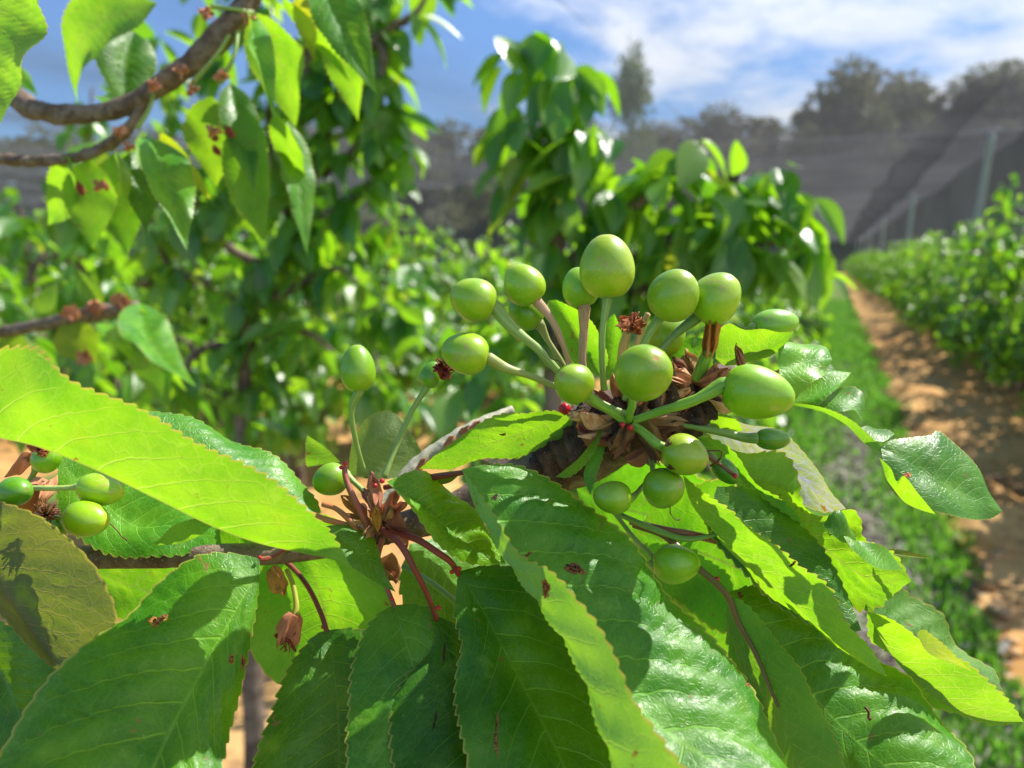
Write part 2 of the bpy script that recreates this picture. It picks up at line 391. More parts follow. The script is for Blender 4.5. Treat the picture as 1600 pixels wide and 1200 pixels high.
def faces_lens(cs, mid):
    a, b = crom(cs[0], 20), crom(cs[-1], 20); m = crom(cs[mid], 20)
    if mid == 0: n = np.cross(np.gradient(m, axis=0), b - m)
    elif mid == len(cs) - 1: n = np.cross(np.gradient(m, axis=0), m - a)
    else: n = np.cross(np.gradient(m, axis=0), b - a)
    return (n.mean(0) * (CAM - m.mean(0))).sum() > 0
def add_leaf(parent, pxcurves, mid=1, tint=(1, 1, 1), mat=None, show='top', label=None, name='leaf', serr=(True, True), tl=None, **k):
    """show = which face of the blade is turned to the lens"""
    cs = [[P(*p) for p in c] for c in pxcurves]
    if faces_lens(cs, mid) != (show == 'top'): cs = cs[::-1]; mid = len(cs) - 1 - mid; serr = serr[::-1]
    V, Fq, uv, uv2 = leaf_surface(cs, mid, serr=serr, **k)
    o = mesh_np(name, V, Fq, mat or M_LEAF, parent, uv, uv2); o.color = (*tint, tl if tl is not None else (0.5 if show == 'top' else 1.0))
    if label: o['label'] = label
    return o
def auto_leaf(parent, base, tip, wid, d0, d1, roll=0.0, fold=0.3, droop=0.0, side=0.0, tint=(1, 1, 1), label=None, show='top', name='leaf', shape=1.0, tl=None, **k):
    """a leaf between two pixels; wid = full width in pixels, roll tilts the blade about its midrib (0 = facing the lens)"""
    a, b = P(*base, d0), P(*tip, d1); ax = b - a; L = np.linalg.norm(ax); ax /= L
    view = unit(CAM - (a + b) / 2); sd = unit(np.cross(ax, view)); nr = np.cross(sd, ax)   # nr towards the lens
    W = PX(wid, (d0 + d1) / 2) / 2
    n = 11; s = np.linspace(0, 1, n)
    prof = (np.sin(np.pi * s ** 0.76) ** 0.95) * (1 - 0.45 * s ** 3) * shape; prof[0] = 0.02; prof[-1] = 0
    mc = a + ax * (s * L)[:, None] + nr * (droop * L * np.sin(np.pi * s))[:, None] + sd * (side * L * np.sin(np.pi * s))[:, None]
    cs = []
    for sg in (-1, 1):
        an = roll + sg * 0.0
        dirn = sg * (sd * math.cos(roll) + nr * math.sin(roll)); up = -sd * math.sin(roll) + nr * math.cos(roll)
        cs.append(mc + (dirn * math.cos(fold) + up * math.sin(fold))[None] * (W * prof)[:, None])
    cv = [list(cs[0]), list(mc), list(cs[1])]
    if faces_lens(cv, 1) != (show == 'top'): cv = cv[::-1]
    V, Fq, uv, uv2 = leaf_surface(cv, 1, **k)
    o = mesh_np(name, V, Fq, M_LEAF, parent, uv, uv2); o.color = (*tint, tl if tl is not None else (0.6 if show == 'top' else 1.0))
    if label: o['label'] = label
    return o
def add_tube(name, parent, pts, radpx, mat, n=40, seg=12, tint=(1, 1, 1), label=None, **k):
    """pts in pixels + cm, radii in pixels"""
    rr = [PX(r, pts[min(len(pts) - 1, int(round(i * (len(pts) - 1) / max(1, len(radpx) - 1))))][2]) for i, r in enumerate(radpx)]
    V, Fq, uv = tube([P(*p) for p in pts], rr, n, seg, **k)
    o = mesh_np(name, V, Fq, mat, parent, uv); o.color = (*tint, 1)
    if label: o['label'] = label
    return o
def shell(parent, base, tip, wid, d0, d1, roll, mat, tint=(1, 1, 1), name='bud_scale', cup=0.9, seed=0, crumple=1.0):
    """a small cupped papery scale"""
    a, b = P(*base, d0), P(*tip, d1); ax = b - a; L = np.linalg.norm(ax); ax /= L
    view = unit(CAM - a); sd = unit(np.cross(ax, view)); nr = np.cross(sd, ax)
    sd, nr = sd * math.cos(roll) + nr * math.sin(roll), -sd * math.sin(roll) + nr * math.cos(roll)
    W = PX(wid, d0) / 2; nS, nT = 22, 15; g = np.random.default_rng(seed)
    s = np.linspace(0, 1, nS)[:, None]; q = np.linspace(-1, 1, nT)[None]
    pr = (0.35 + 0.65 * np.sin(np.pi * np.clip(s * 0.78 + 0.1, 0, 1))) * np.where(s > 0.85, np.sqrt(np.clip((1 - s) / 0.15, 0, 1)), 1)
    tipn = 1 + 0.13 * np.sin(q * 6 + g.uniform(0, 6)) * s ** 3 + 0.16 * g.uniform(-1, 1, (1, nT)) * s ** 5
    cu_ = cup * W * (1 - (q * 0.95) ** 2) * (0.4 + 0.6 * (1 - s))
    wr = sum(g.uniform(0.05, 0.16) * np.sin(g.uniform(2, 8) * s + g.uniform(2, 9) * q + g.uniform(0, 6)) for _ in range(5)) * W * crumple
    V = a + ax * (s * tipn * L)[..., None] + sd * (q * pr * W * (1 + 0.08 * np.sin(s * 9)))[..., None] + nr * (cu_ + wr + 0.3 * L * s ** 2 * g.uniform(-0.6, 0.6))[..., None]
    uv = np.stack([np.repeat(s.ravel(), nT), np.tile(q.ravel() / 2 + 0.5, nS)], 1)
    V = V.reshape(-1, 3); f = grid_faces(nS, nT)
    # give it a real thickness
    th = 0.00012; N = np.tile(nr, (len(V), 1)) * th
    V2 = np.vstack([V, V - N]); f2 = np.vstack([f, f[:, ::-1] + len(V)])
    ring = list(range(nT)) + [i * nT + nT - 1 for i in range(1, nS)] + [nS * nT - 2 - i for i in range(nT - 1)] + [i * nT for i in range(nS - 2, 0, -1)]
    rim = [[ring[i], ring[i] + len(V), ring[(i + 1) % len(ring)] + len(V), ring[(i + 1) % len(ring)]] for i in range(len(ring))]
    o = mesh_np(name, V2, np.vstack([f2, rim]), mat, parent, np.vstack([uv, uv])); o.color = (*tint, 1)
    return o

# ------------------------------------------------------------------ fruit
def cherry(cx, cy, d, Lp, Wp, ang, az, stalk, label, tint=(1, 1, 1), stint=(1, 1, 1), srad=(7, 5, 4.5, 6), ridge=0.035, style=False, group='green cherries on the front branch', taper=0.10):
    """Lp, Wp = length and width in pixels, ang = direction of the fruit's tip in the picture (degrees, up = 90), az = its lean towards the lens"""
    c = P(cx, cy, d); sc = PX(1, d)
    ax = unit(RT * math.cos(R(ang)) * math.cos(R(az)) + UP * math.sin(R(ang)) * math.cos(R(az)) - FW * math.sin(R(az)))
    ref = unit(np.cross(ax, np.array([0.3, 0.5, 0.81]))); r2 = np.cross(ax, ref)
    nS, nC = 44, 48
    th = np.linspace(0.0, math.pi, nS)
    x = -np.cos(th); rr = np.sin(th) * (1 - taper * x)
    rr *= 1 + 0.05 * np.sin(th) ** 2 * x * -0.5
    x = x + 0.16 * np.exp(-((th) / 0.34) ** 2)          # dimple at the stalk
    x = x - 0.02 * np.exp(-((math.pi - th) / 0.12) ** 2)
    ph = np.linspace(0, 2 * math.pi, nC, endpoint=False)
    dphi = (ph - 4.2 + math.pi) % (2 * math.pi) - math.pi
    sut = 1 + ridge * np.exp(-(dphi / 0.16) ** 2) - ridge * 0.8 * np.exp(-(dphi / 0.5) ** 2)
    g = random.Random(int(cx * 7 + cy))
    lump = 1 + 0.018 * np.sin(2 * ph + g.uniform(0, 6)) + 0.012 * np.sin(3 * ph + g.uniform(0, 6))
    V = c + ax * (x * Lp / 2 * sc)[:, None, None] + (rr[:, None] * sut * lump * Wp / 2 * sc)[..., None] * (np.cos(ph)[None, :, None] * ref + np.sin(ph)[None, :, None] * r2)
    uv = np.stack([np.repeat((1 - np.cos(th)) / 2, nC), np.tile(ph / 6.2832, nS)], 1)
    base = c - ax * (Lp / 2 * sc * 0.86)
    e = empty('cherry', base, label, 'cherry', group)
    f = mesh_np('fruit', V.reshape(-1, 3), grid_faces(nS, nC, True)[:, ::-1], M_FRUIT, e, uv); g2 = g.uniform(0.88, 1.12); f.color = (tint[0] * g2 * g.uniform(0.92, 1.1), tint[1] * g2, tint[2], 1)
    if stalk:
        pts = [base + ax * sc * 1.0, base - ax * (Lp * 0.05 * sc)] + [P(*p) for p in stalk]
        rad = [r * sc * (1.0 if q_ == 0 else 0.86) for q_, r in enumerate(srad)]
        V, Fq, uv = tube(pts, [rad[0], rad[0] * 0.8, rad[1], rad[1], rad[2], rad[2], rad[2], rad[3]], 48, 14, bumpy=0.03)
        s_ = mesh_np('stalk', V, Fq, M_STALK, e, uv); s_.color = (*stint, 1)
    return e

# ================================================================== FRONT BRANCH
FB = empty('cherry_branch', P(300, 868, 19.0), 'brown cherry twig across the front with big serrated leaves and clusters of small green cherries', 'branch')
add_tube('wood', FB, [(-40, 872, 19.3), (60, 872, 19.2), (150, 871, 19.0), (300, 868, 18.9), (430, 864, 19.2), (520, 850, 19.8), (620, 825, 20.3), (720, 795, 20.6), (840, 735, 20.6), (930, 690, 20.4), (1010, 650, 20.2), (1090, 612, 20.0), (1150, 590, 20.0)],
         [17, 17, 18, 18, 17, 18, 20, 26, 40, 52, 56, 46, 24], M_BARK, n=160, seg=28, bumpy=0.035, seed=3)
add_tube('spur', FB, [(850, 735, 20.2), (900, 690, 19.6), (960, 668, 19.2), (1040, 640, 19.1), (1110, 605, 19.4)], [30, 44, 50, 46, 30], M_SPUR, n=90, seg=40, bumpy=0.30, seed=9)
add_tube('spur', FB, [(545, 850, 19.6), (590, 835, 18.9), (605, 800, 18.3)], [16, 19, 12], M_SPUR, n=50, seg=24, bumpy=0.3, seed=5)
add_tube('side_twig', FB, [(590, 800, 19.6), (640, 738, 20.2), (690, 697, 20.6), (745, 665, 21.0), (800, 640, 21.6)], [9, 11, 12, 10, 7], plain('grey_green_bark', (0.30, 0.31, 0.20), (0.42, 0.38, 0.28), 500.0, 0.6), n=60, bumpy=0.15, seed=2)
for i, (x, y, d) in enumerate([(722, 676, 20.7), (738, 668, 20.7), (700, 692, 20.5), (655, 727, 20.2)]):
    shell(FB, (x - 4, y + 8), (x + 8, y - 8), 15, d, d - 0.15, 0.6, M_SCALE, (1.1, 0.95, 0.85), seed=i)

LT = lambda *a, **k: add_leaf(FB, *a, **k)
# L1 big glowing leaf over the left
LT([[(-150, 600, 15.6), (-60, 560, 15.0), (0, 558, 14.7), (70, 562, 14.5), (150, 600, 14.5), (240, 655, 14.6), (330, 702, 14.7), (430, 757, 14.9), (495, 806, 15.3), (530, 855, 15.8), (548, 884, 16.0)],
    [(-150, 650, 16.6), (-60, 670, 16.4), (0, 685, 16.2), (60, 699, 16.0), (150, 735, 15.9), (240, 778, 15.8), (330, 822, 15.8), (400, 848, 15.9), (460, 862, 16.0), (510, 872, 16.0), (548, 884, 16.0)],
    [(-150, 640, 16.7), (-60, 655, 16.8), (0, 668, 16.7), (60, 682, 16.5), (150, 716, 16.4), (240, 758, 16.3), (330, 803, 16.3), (400, 832, 16.3), (460, 850, 16.3), (510, 866, 16.2), (548, 884, 16.0)]],
   show='under', bulge=-0.05, seed=1, ripple=0.25, tint=(1.0, 1.0, 0.9), label='large backlit yellow-green leaf reaching in over the twig at the left', teeth_mm=2.3, amp_mm=1.0)
# L3 pale lit leaf peeping out behind it
LT([[(215, 640, 17.9), (300, 655, 18.5), (380, 690, 18.9), (450, 735, 19.0), (490, 775, 18.9), (502, 800, 18.6)],
    [(215, 640, 17.9), (290, 690, 17.9), (360, 730, 18.0), (420, 770, 18.1), (470, 795, 18.3), (502, 800, 18.6)],
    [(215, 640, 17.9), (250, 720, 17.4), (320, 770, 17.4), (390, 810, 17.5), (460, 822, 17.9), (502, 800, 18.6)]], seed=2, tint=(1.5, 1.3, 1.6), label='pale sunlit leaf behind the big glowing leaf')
# L2 sunlit leaf behind the left cherries
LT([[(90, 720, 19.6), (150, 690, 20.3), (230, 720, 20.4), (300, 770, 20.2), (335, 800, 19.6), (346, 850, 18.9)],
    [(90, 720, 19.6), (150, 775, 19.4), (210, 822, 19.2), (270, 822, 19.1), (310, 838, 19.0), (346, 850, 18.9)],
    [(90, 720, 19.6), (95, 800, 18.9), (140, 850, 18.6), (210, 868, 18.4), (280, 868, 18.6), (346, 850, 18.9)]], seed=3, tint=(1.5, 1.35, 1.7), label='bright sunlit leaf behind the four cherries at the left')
LT([[(238, 852, 18.4), (270, 826, 18.0), (310, 808, 17.9), (348, 808, 17.9)], [(238, 852, 18.4), (275, 850, 18.5), (310, 838, 18.6), (348, 808, 17.9)]], mid=1, serr=(True, False), seed=4, show='under', label='narrow glowing leaf margin above the twig')
LT([[(340, 850, 19.6), (360, 800, 19.2), (420, 800, 19.0), (470, 830, 19.2), (500, 860, 19.6)], [(340, 850, 19.6), (380, 850, 19.8), (420, 855, 19.9), (470, 858, 19.9), (500, 860, 19.6)]], mid=1, serr=(True, False), seed=5, show='under', tint=(0.8, 0.95, 0.8))
# L4 bronze leaf seen from below, far left, shade put into its tint
LT([[(-120, 800, 17.6), (-40, 780, 17.0), (20, 790, 16.5), (75, 815, 16.2), (120, 860, 16.0), (160, 910, 15.9), (188, 960, 16.0), (165, 1010, 16.2), (125, 1035, 16.4), (94, 1047, 16.5)],
    [(-120, 800, 17.6), (-80, 840, 17.4), (-20, 890, 17.1), (0, 915, 17.0), (20, 942, 16.9), (45, 980, 16.8), (62, 1005, 16.7), (78, 1026, 16.6), (86, 1037, 16.5), (94, 1047, 16.5)],
    [(-120, 800, 17.6), (-90, 860, 17.0), (-40, 920, 16.7), (-16, 945, 16.6), (6, 965, 16.5), (32, 995, 16.4), (55, 1018, 16.4), (74, 1036, 16.4), (84, 1043, 16.5), (94, 1047, 16.5)]],
   show='under', bulge=-0.08, seed=6, tint=(0.72, 0.42, 1.2), label='shaded bronze leaf seen from below at the left edge', amp_mm=0.5)
# L5 big dark leaf, lower left
LT([[(405, 872, 17.4), (368, 867, 17.3), (318, 868, 17.0), (272, 890, 16.7), (232, 925, 16.4), (200, 962, 16.0), (150, 995, 15.7), (95, 1040, 15.3), (55, 1085, 15.0), (15, 1150, 14.5), (-20, 1220, 14.0), (0, 1330, 13.4), (60, 1440, 12.9)],
    [(405, 872, 17.4), (398, 900, 17.1), (385, 925, 16.8), (368, 955, 16.5), (350, 988, 16.2), (330, 1022, 15.9), (310, 1060, 15.6), (290, 1098, 15.3), (268, 1140, 15.0), (245, 1190, 14.6), (215, 1250, 14.1), (150, 1340, 13.5), (60, 1440, 12.9)],
    [(405, 872, 17.4), (406, 895, 17.2), (403, 925, 17.0), (398, 958, 16.7), (392, 990, 16.5), (386, 1025, 16.2), (380, 1062, 15.9), (370, 1102, 15.6), (358, 1145, 15.3), (345, 1200, 14.9), (320, 1260, 14.3), (230, 1350, 13.6), (60, 1440, 12.9)]],
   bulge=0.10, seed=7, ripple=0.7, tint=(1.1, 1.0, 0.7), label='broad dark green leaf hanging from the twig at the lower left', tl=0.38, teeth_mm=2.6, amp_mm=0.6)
add_tube('leaf_stalk', FB, [(500, 838, 19.4), (455, 852, 18.6), (425, 870, 17.8), (404, 874, 17.4)], [8, 6, 5, 4], M_PETI, tint=(0.9, 1.2, 0.9), n=30)
# L6 dark leaf at far lower left
LT([[(-60, 960, 17.6), (0, 972, 17.4), (50, 1000, 17.2), (90, 1045, 17.0), (80, 1110, 16.8), (40, 1180, 16.5)],
    [(-60, 960, 17.6), (-30, 1010, 17.6), (0, 1050, 17.5), (20, 1090, 17.2), (34, 1130, 17.0), (40, 1180, 16.5)],
    [(-60, 960, 17.6), (-70, 1040, 17.3), (-50, 1100, 17.1), (-20, 1150, 17.0), (10, 1180, 16.8), (40, 1180, 16.5)]], seed=8, tint=(0.8, 0.8, 1.1), label='dark leaf low at the left edge', tl=0.34)
LT([[(-30, 1090, 18.6), (10, 1075, 18.4), (60, 1100, 18.3), (80, 1180, 18.0), (60, 1280, 17.6)], [(-30, 1090, 18.6), (0, 1140, 18.8), (20, 1190, 18.6), (40, 1240, 18.2), (60, 1280, 17.6)], [(-30, 1090, 18.6), (-60, 1150, 18.4), (-40, 1230, 18.1), (10, 1280, 17.8), (60, 1280, 17.6)]], seed=9, tint=(1.0, 1.0, 1.0))
# L7 glowing leaves under the twig
LT([[(130, 885, 20.6), (210, 872, 20.2), (300, 880, 20.0), (360, 905, 20.0), (380, 960, 20.2)], [(130, 885, 20.6), (190, 910, 21.0), (250, 930, 21.2), (320, 950, 21.2), (380, 960, 20.2)], [(130, 885, 20.6), (160, 940, 21.4), (220, 985, 21.8), (300, 1010, 21.8), (380, 960, 20.2)]], show='under', seed=10, tint=(0.62, 0.72, 0.8))
LT([[(470, 862, 21.0), (540, 878, 20.2), (600, 910, 19.8), (610, 970, 19.9), (560, 1030, 20.2), (480, 1085, 20.6)],
    [(470, 862, 21.0), (490, 905, 20.8), (505, 945, 20.8), (512, 985, 20.8), (505, 1035, 20.8), (480, 1085, 20.6)],
    [(470, 862, 21.0), (410, 885, 21.2), (385, 940, 21.4), (395, 1000, 21.5), (430, 1060, 21.3), (480, 1085, 20.6)]], show='under', bulge=-0.05, seed=11, ripple=0.2, tint=(0.85, 0.95, 0.9), label='glowing yellow-green leaf under the twig behind the dried flower', teeth_mm=3, amp_mm=0.5)
LT([[(610, 900, 21.2), (560, 930, 21.6), (500, 1000, 22.0), (470, 1060, 22.2), (440, 1140, 22.4)], [(610, 900, 21.2), (600, 960, 21.9), (560, 1020, 22.4), (510, 1080, 22.6), (440, 1140, 22.4)]], mid=1, serr=(True, False), seed=12, show='under')
# L8 shaded leaf, the shade darkened into its tint
LT([[(511, 984, 18.6), (490, 995, 18.4), (455, 1040, 18.0), (430, 1100, 17.4), (405, 1170, 16.9), (390, 1250, 16.2), (420, 1350, 15.5), (500, 1440, 15.0)],
    [(511, 984, 18.6), (516, 1010, 18.4), (522, 1050, 18.0), (528, 1110, 17.5), (530, 1180, 17.0), (530, 1250, 16.4), (525, 1340, 15.6), (500, 1440, 15.0)],
    [(511, 984, 18.6), (560, 985, 18.6), (605, 1010, 18.4), (630, 1060, 18.1), (640, 1130, 17.7), (640, 1220, 17.0), (600, 1340, 16.0), (500, 1440, 15.0)]], seed=13, tint=(0.75, 0.72, 0.5), label='shaded leaf hanging low under the glowing leaf', tl=0.34)
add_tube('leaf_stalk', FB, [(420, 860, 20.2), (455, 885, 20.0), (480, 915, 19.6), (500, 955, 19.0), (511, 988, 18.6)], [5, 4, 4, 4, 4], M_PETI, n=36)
# L9 / L10 / L11, tints of the last two darkened to add shade
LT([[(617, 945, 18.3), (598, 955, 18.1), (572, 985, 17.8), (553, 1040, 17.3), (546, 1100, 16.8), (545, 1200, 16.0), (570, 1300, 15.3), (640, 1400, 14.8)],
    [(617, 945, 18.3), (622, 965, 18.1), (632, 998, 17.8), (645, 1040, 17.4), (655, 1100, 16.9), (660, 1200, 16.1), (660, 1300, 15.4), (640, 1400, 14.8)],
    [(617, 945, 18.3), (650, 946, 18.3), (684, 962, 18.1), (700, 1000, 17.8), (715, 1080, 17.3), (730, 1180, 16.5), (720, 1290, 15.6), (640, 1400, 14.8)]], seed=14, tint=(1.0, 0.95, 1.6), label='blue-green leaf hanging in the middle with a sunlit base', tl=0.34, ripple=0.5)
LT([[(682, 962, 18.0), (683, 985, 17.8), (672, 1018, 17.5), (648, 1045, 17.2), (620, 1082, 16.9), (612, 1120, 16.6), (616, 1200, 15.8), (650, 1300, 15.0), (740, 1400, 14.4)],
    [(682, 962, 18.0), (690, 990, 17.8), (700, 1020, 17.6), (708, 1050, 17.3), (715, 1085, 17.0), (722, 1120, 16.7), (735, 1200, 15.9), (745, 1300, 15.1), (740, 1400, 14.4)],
    [(682, 962, 18.0), (710, 975, 18.1), (730, 1000, 18.0), (750, 1040, 17.8), (775, 1080, 17.5), (790, 1120, 17.1), (810, 1200, 16.4), (810, 1300, 15.4), (740, 1400, 14.4)]], seed=15, tint=(0.75, 0.70, 0.5), label='shaded leaf on an arching red stalk, left of the centre leaf', tl=0.34)
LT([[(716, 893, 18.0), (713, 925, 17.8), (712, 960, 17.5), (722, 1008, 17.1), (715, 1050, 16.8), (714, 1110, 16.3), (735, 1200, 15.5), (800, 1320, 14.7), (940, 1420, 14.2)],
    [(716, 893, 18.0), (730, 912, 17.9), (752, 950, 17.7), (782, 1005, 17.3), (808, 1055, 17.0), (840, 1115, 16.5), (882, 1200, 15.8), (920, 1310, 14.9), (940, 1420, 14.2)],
    [(716, 893, 18.0), (760, 884, 18.2), (810, 890, 18.3), (860, 930, 18.2), (900, 990, 18.0), (950, 1070, 17.6), (1000, 1180, 16.8), (1010, 1300, 15.8), (940, 1420, 14.2)]], seed=16, tint=(0.85, 0.85, 0.6), ripple=0.5, bulge=0.08, label='long shaded green leaf hanging behind the folded centre leaf', tl=0.34, teeth_mm=2.5)
add_tube('leaf_stalk', FB, [(597, 828, 17.9), (625, 850, 17.4), (648, 890, 17.3), (668, 930, 17.6), (682, 968, 18.0)], [5, 5.5, 5, 4.5, 4.5], M_PETI, n=40)
add_tube('leaf_stalk', FB, [(615, 832, 18.2), (650, 842, 17.8), (682, 862, 17.7), (704, 878, 17.8), (717, 898, 18.0)], [5, 6, 5.5, 5, 4.5], M_PETI, n=40, tint=(1.2, 1.1, 1.1))
add_tube('leaf_stalk', FB, [(598, 838, 18.6), (590, 880, 18.5), (605, 920, 18.4), (617, 950, 18.3)], [5, 4, 4, 4], M_PETI, n=30, tint=(1.2, 2.0, 1.4))
# L12 the folded centre leaf
s12 = [(722, 733), (740, 770), (770, 815), (812, 869), (860, 930), (910, 1000), (960, 1065), (1010, 1118), (1060, 1155), (1110, 1187), (1190, 1240), (1270, 1320)]
dm = [x_ - 0.7 for x_ in [17.6, 17.5, 17.3, 17.0, 16.6, 16.2, 15.8, 15.4, 15.1, 14.8, 14.3, 13.7]]
fold = [(722, 733, 17.6), (735, 775, 17.2), (757, 825, 16.8), (788, 880, 16.4), (830, 940, 15.9), (864, 995, 15.4), (895, 1060, 14.9), (925, 1140, 14.4), (948, 1210, 14.0), (985, 1280, 13.7), (1100, 1330, 13.5), (1270, 1320, 13.7)]
redge = [(722, 733, 17.6), (765, 727, 17.9), (815, 730, 18.2), (880, 760, 18.3), (935, 808, 18.2), (985, 862, 18.0), (1035, 920, 17.7), (1090, 978, 17.3), (1135, 1035, 16.9), (1180, 1085, 16.4), (1225, 1190, 15.4), (1270, 1320, 13.7)]
sedge = [(722, 733, 17.6), (742, 765, 17.0), (768, 800, 16.6), (812, 866, 16.0), (868, 892, 15.4), (905, 935, 14.9), (945, 1000, 14.4), (985, 1068, 13.9), (1030, 1140, 13.4), (1068, 1210, 13.1), (1130, 1280, 13.1), (1270, 1320, 13.7)]
LT([[(x, y, d - 0.7) for x, y, d in sedge], [(x, y, d - 0.7) for x, y, d in fold], [(x, y, d) for (x, y), d in zip(s12, dm)], [(x, y, d - 0.7) for x, y, d in redge]], mid=2, seed=17, ripple=0.75, bulge=0.03, label='big folded leaf in the centre, its left half curled over and glowing yellow-green', teeth_mm=2.6, amp_mm=0.9, nT=9, tint=(1.15, 1.1, 1.2))
# L13 lime leaf right of centre
LT([[(1067, 742, 18.0), (1100, 772, 17.4), (1141, 801, 17.0), (1194, 843, 16.7), (1240, 876, 16.5), (1285, 914, 16.3), (1318, 965, 16.1), (1352, 1003, 15.9), (1374, 1035, 15.8), (1386, 1057, 15.7)],
    [(1067, 742, 18.0), (1084, 790, 18.0), (1114, 828, 17.8), (1158, 872, 17.5), (1200, 907, 17.2), (1243, 945, 16.9), (1285, 985, 16.6), (1330, 1020, 16.2), (1360, 1042, 15.9), (1386, 1057, 15.7)],
    [(1067, 742, 18.0), (1078, 785, 18.4), (1104, 824, 18.5), (1145, 868, 18.4), (1187, 906, 18.0), (1232, 950, 17.6), (1277, 988, 17.2), (1325, 1022, 16.7), (1358, 1044, 16.2), (1386, 1057, 15.7)]],
   show='under', seed=18, bulge=-0.03, label='narrow glowing lime leaf right of the centre leaf', amp_mm=0.9)
# L14 dark bluish leaf behind it
LT([[(1120, 760, 18.6), (1165, 765, 19.0), (1215, 795, 19.0), (1262, 830, 18.8), (1298, 880, 18.4), (1325, 930, 18.0), (1346, 985, 17.4)],
    [(1120, 760, 18.6), (1150, 800, 18.6), (1190, 845, 18.5), (1230, 885, 18.3), (1270, 920, 18.0), (1310, 955, 17.7), (1346, 985, 17.4)],
    [(1120, 760, 18.6), (1110, 820, 18.2), (1150, 880, 18.2), (1200, 930, 18.0), (1260, 970, 17.8), (1310, 990, 17.5), (1346, 985, 17.4)]], seed=19, tint=(0.8, 0.75, 1.7), label='dark blue-green leaf behind the lime leaf')
# L15 crinkled lime leaf with curled-over tips
LT([[(1138, 700, 19.4), (1190, 717, 19.2), (1240, 742, 19.0), (1285, 785, 18.8), (1330, 800, 18.5), (1345, 840, 18.3), (1395, 870, 18.1), (1424, 908, 18.0)],
    [(1138, 700, 19.4), (1178, 755, 19.6), (1225, 800, 19.5), (1268, 840, 19.3), (1305, 870, 19.0), (1340, 895, 18.7), (1380, 910, 18.4), (1424, 908, 18.0)],
    [(1138, 700, 19.4), (1165, 780, 20.0), (1210, 840, 20.0), (1255, 890, 19.8), (1295, 925, 19.5), (1330, 945, 19.2), (1375, 940, 18.7), (1424, 908, 18.0)]], show='under', seed=20, ripple=1.1, curl=3.5, bulge=-0.05, label='crinkled lime leaf at the right with curled edges', amp_mm=0.9)
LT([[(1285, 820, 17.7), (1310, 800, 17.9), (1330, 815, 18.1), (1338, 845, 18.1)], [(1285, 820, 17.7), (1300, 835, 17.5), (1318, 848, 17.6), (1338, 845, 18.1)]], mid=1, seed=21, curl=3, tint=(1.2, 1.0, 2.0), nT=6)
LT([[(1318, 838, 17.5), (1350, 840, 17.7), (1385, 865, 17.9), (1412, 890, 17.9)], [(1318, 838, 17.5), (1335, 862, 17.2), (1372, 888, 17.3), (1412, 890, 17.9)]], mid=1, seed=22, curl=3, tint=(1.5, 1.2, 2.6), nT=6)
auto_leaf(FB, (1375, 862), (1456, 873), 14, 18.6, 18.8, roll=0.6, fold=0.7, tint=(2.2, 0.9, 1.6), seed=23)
# L16 + L17 lower right
LT([[(1136, 925, 18.4), (1180, 918, 18.9), (1235, 932, 19.0), (1300, 970, 18.8), (1365, 1025, 18.3), (1425, 1078, 17.8), (1470, 1118, 17.2), (1505, 1165, 16.6), (1525, 1220, 16.0), (1540, 1330, 15.0)],
    [(1136, 925, 18.4), (1165, 962, 18.2), (1200, 1008, 17.9), (1240, 1056, 17.5), (1285, 1105, 17.0), (1330, 1150, 16.6), (1380, 1195, 16.1), (1430, 1240, 15.7), (1480, 1280, 15.4), (1540, 1330, 15.0)],
    [(1136, 925, 18.4), (1135, 985, 18.2), (1150, 1050, 17.9), (1190, 1120, 17.5), (1235, 1170, 17.1), (1285, 1220, 16.7), (1340, 1270, 16.3), (1400, 1310, 15.9), (1460, 1335, 15.5), (1540, 1330, 15.0)]], seed=24, tl=0.4, tint=(1.1, 1.05, 0.8), bulge=0.12, ripple=0.6, label='broad mid green leaf filling the lower right corner', teeth_mm=2.6, amp_mm=0.8)
LT([[(1134, 927, 17.9), (1165, 945, 17.6), (1205, 990, 17.1), (1238, 1030, 16.7), (1268, 1080, 16.3), (1295, 1140, 15.9), (1318, 1195, 15.5), (1330, 1290, 14.9)],
    [(1134, 927, 17.9), (1155, 975, 17.8), (1180, 1020, 17.5), (1200, 1065, 17.2), (1216, 1105, 16.9), (1234, 1155, 16.5), (1250, 1205, 16.0), (1330, 1290, 14.9)],
    [(1134, 927, 17.9), (1138, 975, 18.0), (1155, 1025, 17.9), (1172, 1070, 17.7), (1185, 1110, 17.4), (1195, 1160, 17.0), (1215, 1215, 16.4), (1330, 1290, 14.9)]], show='under', seed=25, bulge=-0.03, ripple=0.3, tint=(0.75, 0.8, 0.8), label='olive leaf on a thick red midrib seen from below at the lower right', amp_mm=0.5)
add_tube('leaf_stalk', FB, [(990, 820, 19.2), (1040, 838, 18.7), (1085, 882, 18.2), (1134, 927, 17.85), (1155, 975, 17.75), (1180, 1020, 17.45), (1216, 1105, 16.85)], [5, 6, 6, 5.5, 4.5, 3.5, 2.5], M_PETI, n=60, tint=(0.75, 2.6, 1.0))
